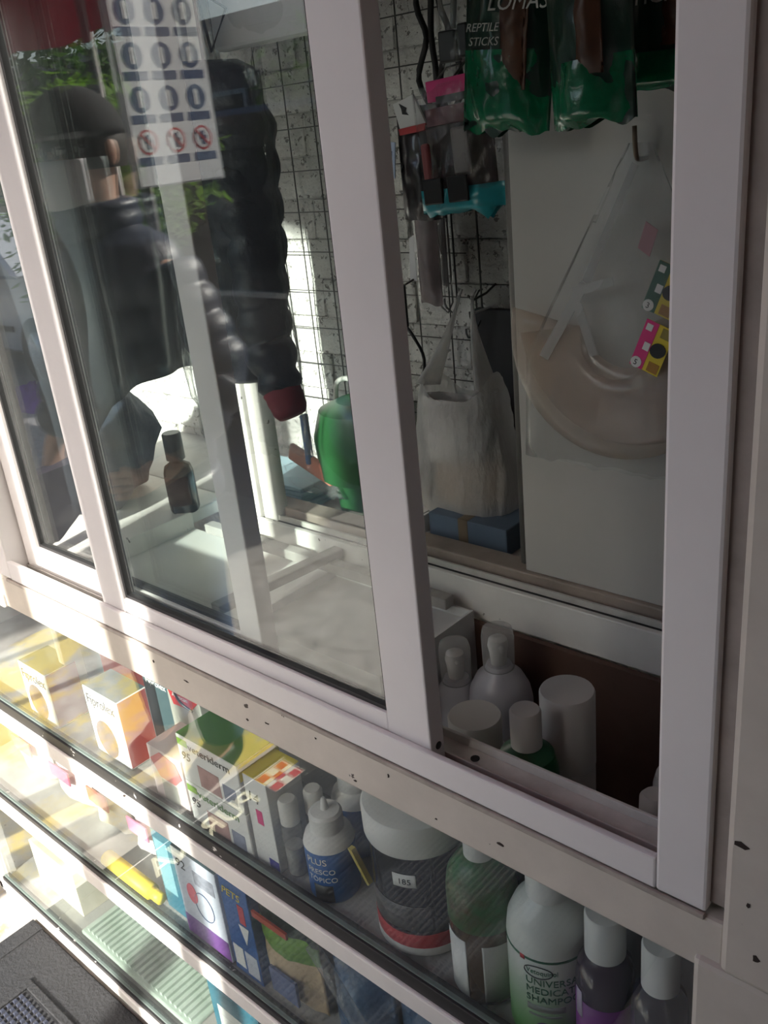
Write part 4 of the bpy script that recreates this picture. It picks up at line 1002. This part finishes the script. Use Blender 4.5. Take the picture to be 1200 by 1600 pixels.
t = sbottle('purple_shampoo_bottle', 'clear purple shampoo bottle with white ribbed cap, second from the corner post', -.350, .052)
lathe('bottle_body', [(.028, 0), (.0315, .005), (.0315, .125), (.029, .143), (.021, .156), (.018, .160)], mat('plum_bottle', (.055, .035, .06), .2, coat=.5), t)
lathe('cap', [(.0215, 0), (.0215, .052), (.020, .055)], white, t, (0, 0, .159))
wrap('label', 0, 0, .0315, -1.3, 1.6, .01, .105, mat('violet_label', (.23, .035, .27), .4), t, 26); wrap('label_patch', 0, 0, .0320, -.7, -.35, .08, .118, mat('lilac_patch', (.55, .45, .60), .5), t, 6)
t = sbottle('dark_blue_shampoo_bottle', 'dark blue shampoo bottle with white cap beside the corner post', -.286, .047)
lathe('bottle_body', [(.025, 0), (.0285, .005), (.0285, .128), (.026, .146), (.018, .158), (.016, .162)], mat('night_blue_bottle', (.012, .016, .035), .2, coat=.5), t)
lathe('cap', [(.0190, 0), (.0190, .052), (.0175, .055)], white, t, (0, 0, .161))
text('lettering', 'Sh', .020, (0, 0, .082), paperw, t, cyl=(0, 0, .0285, -.35)); text('lettering', 'pets', .012, (0, 0, .066), paperw, t, cyl=(0, 0, .0285, -.35))
t = sbottle('amber_wash_bottle', 'brown bottle with green printed shoulder and white label', -.512, .055)
lathe('bottle_body', [(.038, 0), (.042, .006), (.042, .150), (.039, .172), (.028, .190), (.018, .200)], mat('amber_brown_plastic', (.10, .062, .035), .25, coat=.4), t)
lathe('green_shoulder', [(.0425, 0), (.0425, .038), (.0395, .060), (.0288, .078), (.0185, .086)], mat('green_print_film', (.02, .17, .05), .35, col2=(.11, .075, .04), scale=18), t, (0, 0, .116))
lathe('cap', [(.0185, 0), (.0185, .04)], white_mid, t, (0, 0, .20))
wrap('label', 0, 0, .0422, -.75, .08, .01, .100, paperw, t); wrap('label', 0, 0, .0422, .55, 1.6, .01, .098, mat('greyed_label', (.5, .49, .46), .5), t)
t = sbottle('round_tub', 'round black tub with white lid and red band at its foot', -.632, .083, cat='tub')
lathe('tub_body', [(.060, 0), (.064, .006), (.064, .166)], mat('black_glossy_tub', (.014, .015, .018), .25, vary=.2, coat=.4), t, n=40)
lathe('red_band', [(.0645, 0), (.0645, .022)], red, t, (0, 0, .016), 40); lathe('white_foot', [(.0615, 0), (.0648, .004), (.0648, .016)], white, t, n=40)
lathe('lid', [(.0672, 0), (.0685, .004), (.0685, .040), (.066, .045), (.058, .047)], white, t, (0, 0, .164), 40)
wrap('price_sticker', 0, 0, .0645, .15, .62, .117, .137, paperw, t); text('lettering', '185', .012, (0, 0, .122), ink, t, cyl=(0, 0, .0650, .25))
wrap('grey_print', 0, 0, .0642, -.6, .9, .045, .085, mat('grey_photo_print', (.12, .11, .11), .4, vary=.5, scale=30), t)
tag(prism('yellow_tube_tip', [(-.723, .80), (-.716, .80), (-.690, .755), (-.694, .752)], .04, .048, mat('mustard', (.5, .4, .08), .5)), 'mustard coloured applicator stick standing beside the round tub', 'applicator')
bpy.data.objects['yellow_tube_tip'].name = 'applicator_stick'
for x, y, lb, sc_, wm in ((-.772, .052, 'blue applicator bottle with white nozzle cap and white lettering', 1.0, blue), (-.800, .136, 'second blue applicator bottle standing in the shadow behind', .98, blue)):
    t = sbottle('applicator_bottle', lb, x, y)
    lathe('bottle_body', [(.033, 0), (.036, .005), (.036, .088), (.032, .100), (.024, .106)], wm, t)
    lathe('shoulder', [(.0362, 0), (.0325, .012), (.0245, .018), (.0235, .020)], white, t, (0, 0, .088))
    lathe('cap', [(.0235, 0), (.0235, .026), (.020, .030), (.006, .032), (.0035, .048), (.002, .050)], white, t, (0, 0, .106))
    if y < .1:
        for s, z in (('PLUS', .070), ('FRESCO', .054), ('TÓPICO', .040)): text('lettering', s, .012 if z < .07 else .015, (0, 0, z), paperw, t, cyl=(0, 0, .0362, -.25))
        wrap('label_window', 0, 0, .0362, -.05, .75, .005, .034, blackp, t)
for x, y, lb in ((-.836, .040, 'clear vial with pale cap leaning by the white box'), (-.822, .076, 'clear tube with white cap and green liquid behind the vial')):
    t = sbottle('clear_vial', lb, x, y); k = y > .06
    lathe('vial_body', [(.013, 0), (.015, .004), (.015, .085), (.012, .092)], clear_soft, t); lathe('liquid', [(.0135, .003), (.0135, .05)], mat('green_liquid' if k else 'pale_liquid', (.03, .12, .06) if k else (.4, .4, .38), .2), t); lathe('cap', [(.014, 0), (.014, .035), (.011, .04)], white_mid, t, (0, 0, .092))
# boxed products
def carton(name, label, x0, x1, y0, y1, z0, z1, m, cat='box', group=None):
    t = thing(name, label, cat, ((x0+x1)/2, (y0+y1)/2, z0), group)
    box('carton_body', x0, x1, y0, y1, z0, z1, m, t, .0012)
    return t
def face(name, t, x0, x1, y, z0, z1, m): return box(name, x0, x1, y-.0006, y+.0002, z0, z1, m, t)
vg = mat('green_veterinary_card', (.10, .26, .06), .45); lime = mat('lime_card', (.30, .55, .05), .5)
for k, (z0, z1, lb) in enumerate(((.697, .781, 'lower white and green skin care box marked 95'), (.782, .868, 'upper white and green skin care box marked 95'))):
    t = carton('veterinary_box', lb, -1.048, -.905, .014, .094, z0, z1, paperw, group='stacked skin care boxes')
    y = .014
    box('top_panel', -1.047, -.906, .015, .093, z1, z1+.0008, vg, t)
    face('lime_bar', t, -1.046, -1.022, y, z1-.018, z1-.006, lime); bpy.data.objects[-1] if False else None
    o = Vector(t.location)
    text('lettering', 'veteriderm', .019, Vector((-1.020, y-.0009, z1-.020))-o, ink if k else vg, t, sx=1.15)
    text('handwriting', '95', .022, Vector((-1.042, y-.0009, z1-.043))-o, ink, t, shear=.2)
    face('rose_photo', t, -1.005, -.955, y, z0+.006, z0+.045, mat('rose_photo', (.55, .33, .32), .6, vary=.3, scale=40)); face('grey_stamp', t, -.948, -.918, y, z0+.008, z0+.038, mat('blue_grey_stamp', (.30, .33, .45), .6, vary=.3, scale=60))
    box('side_panel', -.905, -.9043, .016, .092, z0+.002, z1-.002, mat('side_grey', (.55, .55, .55), .6), t)
    if k: box('yellow_strip', -.904, -.9037, .016, .092, z1-.028, z1-.002, yellow, t)
t = carton('medicine_box', 'tall white medicine box with handwritten 14 and blue foot', -.903, -.853, .020, .085, .697, .855, paperw)
o = Vector(t.location); text('handwriting', '14', .026, Vector((-.900, .0192, .812))-o, ink, t, shear=.15); face('blue_foot', t, -.874, -.854, .020, .70, .716, mat('royal_blue', (.03, .03, .30), .5)); face('pink_seal', t, -.885, -.872, .020, .775, .80, pinkc)
box('yellow_flap', -.903, -.853, .021, .084, .855, .8565, yellow, t)
t = carton('dressing_box', 'white box with pink hexagon print left of the skin care boxes', -1.155, -1.065, .020, .090, .697, .80, mat('pale_rose_card', (.72, .62, .62), .5))
prism('hexagon_print', [(-1.15, .775), (-1.12, .797), (-1.08, .79), (-1.068, .765), (-1.09, .745), (-1.13, .745)], .0188, .0195, mat('rose_print', (.70, .20, .22), .5), t); face('leaf_print', t, -1.13, -1.09, .020, .70, .74, mat('grey_leaf', (.45, .45, .40), .6))
dk = mat('charcoal_teal_card', (.05, .085, .095), .45); cl_side = mat('brick_red_side', (.38, .06, .05), .5)
for k, (x0, x1, y0, y1, z1, lb) in enumerate(((-1.570, -1.470, .020, .085, .815, 'white flea treatment box with dog picture, leftmost on the upper shelf'), (-1.350, -1.245, .030, .090, .835, 'white flea treatment box right of the charcoal boxes'))):
    t = carton('flea_treatment_box', lb, x0, x1, y0, y1, .697, z1, paperw, group='flea treatment boxes')
    o = Vector(t.location); text('lettering', 'Fiprolex', .029, Vector((x0+.006, y0-.0009, z1-.032))-o, ink, t, sx=.9)
    box('top_panel', x0+.001, x1-.001, y0+.001, y1-.001, z1, z1+.0008, dk, t)
    prism('dog_picture', [(x0+.045+.032*math.cos(a*pi/8), .738+.038*math.sin(a*pi/8)) for a in range(16)], y0-.0008, y0, mat('dog_photo', (.16, .09, .06), .5, vary=.6, scale=50), t)
    box('side_panel', x1, x1+.0006, y0+.002, y1-.002, .70, z1-.002, cl_side, t)
for k, (x0, x1, y0, y1, z0, z1, lb) in enumerate(((-1.52, -1.40, .10, .20, .697, .872, 'charcoal teal flea drops box under its twin'), (-1.46, -1.345, .02, .12, .873, .91, 'charcoal teal flea drops box lying on top with brick red edge'), (-1.285, -1.205, .11, .20, .697, .85, 'charcoal box behind the flea treatment box'))):
    if k == 1: y0, y1 = .105, .195; x0, x1 = -1.50, -1.40
    t = carton('flea_drops_box', lb, x0, x1, y0, y1, z0, z1, dk, group='charcoal flea drops boxes')
    o = Vector(t.location); text('lettering', 'Fiprolex', .018, Vector((x0+.010, y0-.0009, z1-.026))-o, paperw, t)
    box('edge_panel', x1, x1+.0006, y0, y1, z0+.002, z1-.002, cl_side, t)
t = carton('red_label_box', 'grey box with red hexagon label behind the flea treatment box', -1.195, -1.105, .10, .18, .697, .87, mat('olive_grey_card', (.35, .36, .32), .5))
prism('red_label', [(-1.19, .85), (-1.13, .865), (-1.11, .845), (-1.13, .825), (-1.18, .82)], .0985, .0995, red, t); text('lettering', 'Advocan', .012, Vector((-1.178, .0978, .838))-Vector(t.location), paperw, t)
tag(tube('key_ring_loop', [(-1.062, .06, .872), (-1.085, .055, .885), (-1.088, .05, .915), (-1.065, .05, .930), (-1.05, .055, .92)], .002, blackp, None, 6, 4), 'thin black elastic loop above the upper skin care box', 'loop')
bpy.data.objects['key_ring_loop'].name = 'elastic_loop'

# ------------------------------------------------------------------ goods on the middle and lower shelves
t = carton('pill_box', 'white and lilac medicine carton with red dot on the middle shelf', -1.155, -1.035, .018, .085, .395, .590, mat('pale_lilac_card', (.55, .58, .68), .5))
face('violet_foot', t, -1.154, -1.036, .018, .397, .44, mat('violet_card', (.16, .06, .25), .5)); prism('red_dot', [(-1.115+.014*math.cos(a*pi/8), .505+.022*math.sin(a*pi/8)) for a in range(16)], .0168, .0176, mat('coral_red', (.70, .08, .12), .5), t)
tube('printed_ring', [(-1.085+.025*math.cos(a*pi/12), .0172, .49+.03*math.sin(a*pi/12)) for a in range(25)], .0008, navyink, t, 4); text('handwriting', '92', .028, Vector((-1.148, .0170, .552))-Vector(t.location), ink, t, shear=.2); face('text_block', t, -1.10, -1.045, .018, .535, .565, mat('grey_text_print', (.32, .33, .40), .6, vary=.4, scale=80))
box('top_panel', -1.154, -1.036, .019, .084, .590, .5908, dk, t)
t = carton('blue_remedy_box', 'bright blue remedy box with yellow title and white panels', -1.025, -.955, .018, .09, .395, .600, mat('bright_blue_card', (.02, .10, .33), .45))
text('lettering', 'PETS', .022, Vector((-1.020, .0170, .568))-Vector(t.location), yellow, t, shear=.2)
face('red_bar', t, -.985, -.970, .018, .52, .56, red); face('white_panel', t, -1.02, -.995, .018, .41, .455, paperw); face('white_panel', t, -.990, -.960, .018, .405, .455, mat('pale_panel', (.55, .58, .65), .5)); prism('arrow', [(-.99, .515), (-.965, .515), (-.978, .475)], .0168, .0176, paperw, t)
t = thing('treat_pouch', 'kraft treat pouch with green wavy top band on the middle shelf', 'pouch', (-.900, .045, .575))
pouch('pouch_body', .145, .178, .05, mat('kraft_paper', (.50, .38, .24), .6, vary=.15, scale=12), t, seed=91, wr=.003, top=.15)
pouch('green_band', .148, .07, .046, mat('grass_green_print', (.13, .27, .03), .45), t, (0, -.0015, .0), 92, wr=.002, top=.15, bot=.95)
pouch('dark_head', .149, .035, .03, mat('black_green_print', (.02, .035, .02), .4), t, (0, -.003, .004), 93, wr=.002, top=.3, bot=.95)
bm = bmesh.new(); add_box(bm, -.05, .03, -.026, -.022, -.020, -.008); from_bm('red_title', bm, mat('brick_title', (.45, .08, .05), .5), t)
bm = bmesh.new(); add_box(bm, -.02, .04, -.033, -.028, -.15, -.10); from_bm('blue_picture', bm, mat('blue_grey_print', (.10, .13, .25), .5), t)
for x, lb in ((-.765, 'crinkled blue plastic pack next to the treat pouch'), (-.625, 'crinkled blue plastic pack farther along the middle shelf'), (-.47, 'crinkled blue plastic pack nearest the post on the middle shelf')):
    t = thing('blue_plastic_pack', lb, 'pack', (x, .07, .565), 'blue plastic packs')
    pouch('pack_film', .13, .168, .09, mat('hazy_blue_film', (.03, .075, .17), .3, col2=(.12, .20, .32), scale=16, coat=.4, bump=.5, bscale=40), t, seed=int(-x*100), wr=.010, top=.4, bot=.7)
    bm = bmesh.new(); add_box(bm, -.05, .05, -.004, .004, -.012, .012, .002); from_bm('pack_seal', bm, clear_soft, t)
tag(tube('blister_tube', [(-.80, .012, .60), (-.66, .012, .42)], .010, clear_soft, None, 10), 'long clear plastic tube leaning before the blue packs', 'tube')
t = thing('yellow_tube', 'mustard yellow tube lying along the front of the middle shelf', 'tube', (-1.31, .022, .41))
tube('tube_body', [(-1.42, .022, .412), (-1.27, .022, .412)], .0155, yellow, t, 16); tube('tube_cap', [(-1.27, .022, .412), (-1.24, .022, .412)], .011, yellow, t, 16)
t = carton('teal_pack', 'upright teal blue packet between the yellow tube and the medicine carton', -1.235, -1.17, .03, .08, .395, .60, mat('deep_teal_card', (.03, .12, .17), .4)); face('pale_panel', t, -1.23, -1.19, .03, .44, .56, mat('pale_teal_print', (.16, .32, .38), .5))
for k, (x, w, h, m2, lb) in enumerate(((-1.36, .11, .17, (.75, .62, .64), 'white and rose film packet on the middle shelf left of the teal packet'), (-1.50, .12, .18, (.78, .60, .20), 'yellow and white film packet on the middle shelf'), (-1.65, .13, .17, (.70, .45, .48), 'rose film packet on the middle shelf'), (-1.81, .13, .18, (.76, .70, .35), 'pale yellow film packet at the left end of the middle shelf'))):
    t = thing('film_packet', lb, 'packet', (x, .10, .395+h), 'film packets')
    pouch('packet_film', w, h-.003, .06, mat('packet_print_%d' % k, m2, .35, col2=(.8, .78, .76), scale=14, coat=.3), t, seed=95+k, wr=.008)
    bm = bmesh.new(); add_box(bm, -w*.3, w*.3, -.034, -.03, -h*.6, -h*.4, .001); from_bm('packet_label', bm, mat('label_%d' % k, (m2[0]*.8, m2[1]*.3, m2[2]*.5), .5), t)
t = thing('seed_tray', 'pale green ribbed tray lying on the lowest shelf', 'tray', (-1.45, .07, .054))
box('tray_base', -1.66, -1.25, .02, .16, .054, .066, mat('pale_green_plastic', (.40, .48, .42), .4), t, .004)
for k in range(24): box('tray_rib', -1.645+k*.0163, -1.637+k*.0163, .03, .15, .066, .074, mat('pale_green_plastic', (.4, .48, .42), .4), t)
for k, (x0, x1, z1, m2, lb) in enumerate(((-1.20, -1.05, .21, (.03, .14, .20), 'deep blue carton on the lowest shelf'), (-1.03, -.88, .19, (.55, .46, .20), 'ochre carton on the lowest shelf'), (-.86, -.70, .22, (.30, .33, .38), 'grey carton on the lowest shelf'), (-1.90, -1.70, .18, (.70, .66, .55), 'cream carton at the left end of the lowest shelf'))):
    t = carton('storage_carton', lb, x0, x1, .05, .22, .054, z1, mat('storage_card_%d' % k, m2, .6), group='cartons on the lowest shelf'); face('carton_label', t, x0+.02, x1-.05, .05, .09, z1-.05, paperw)
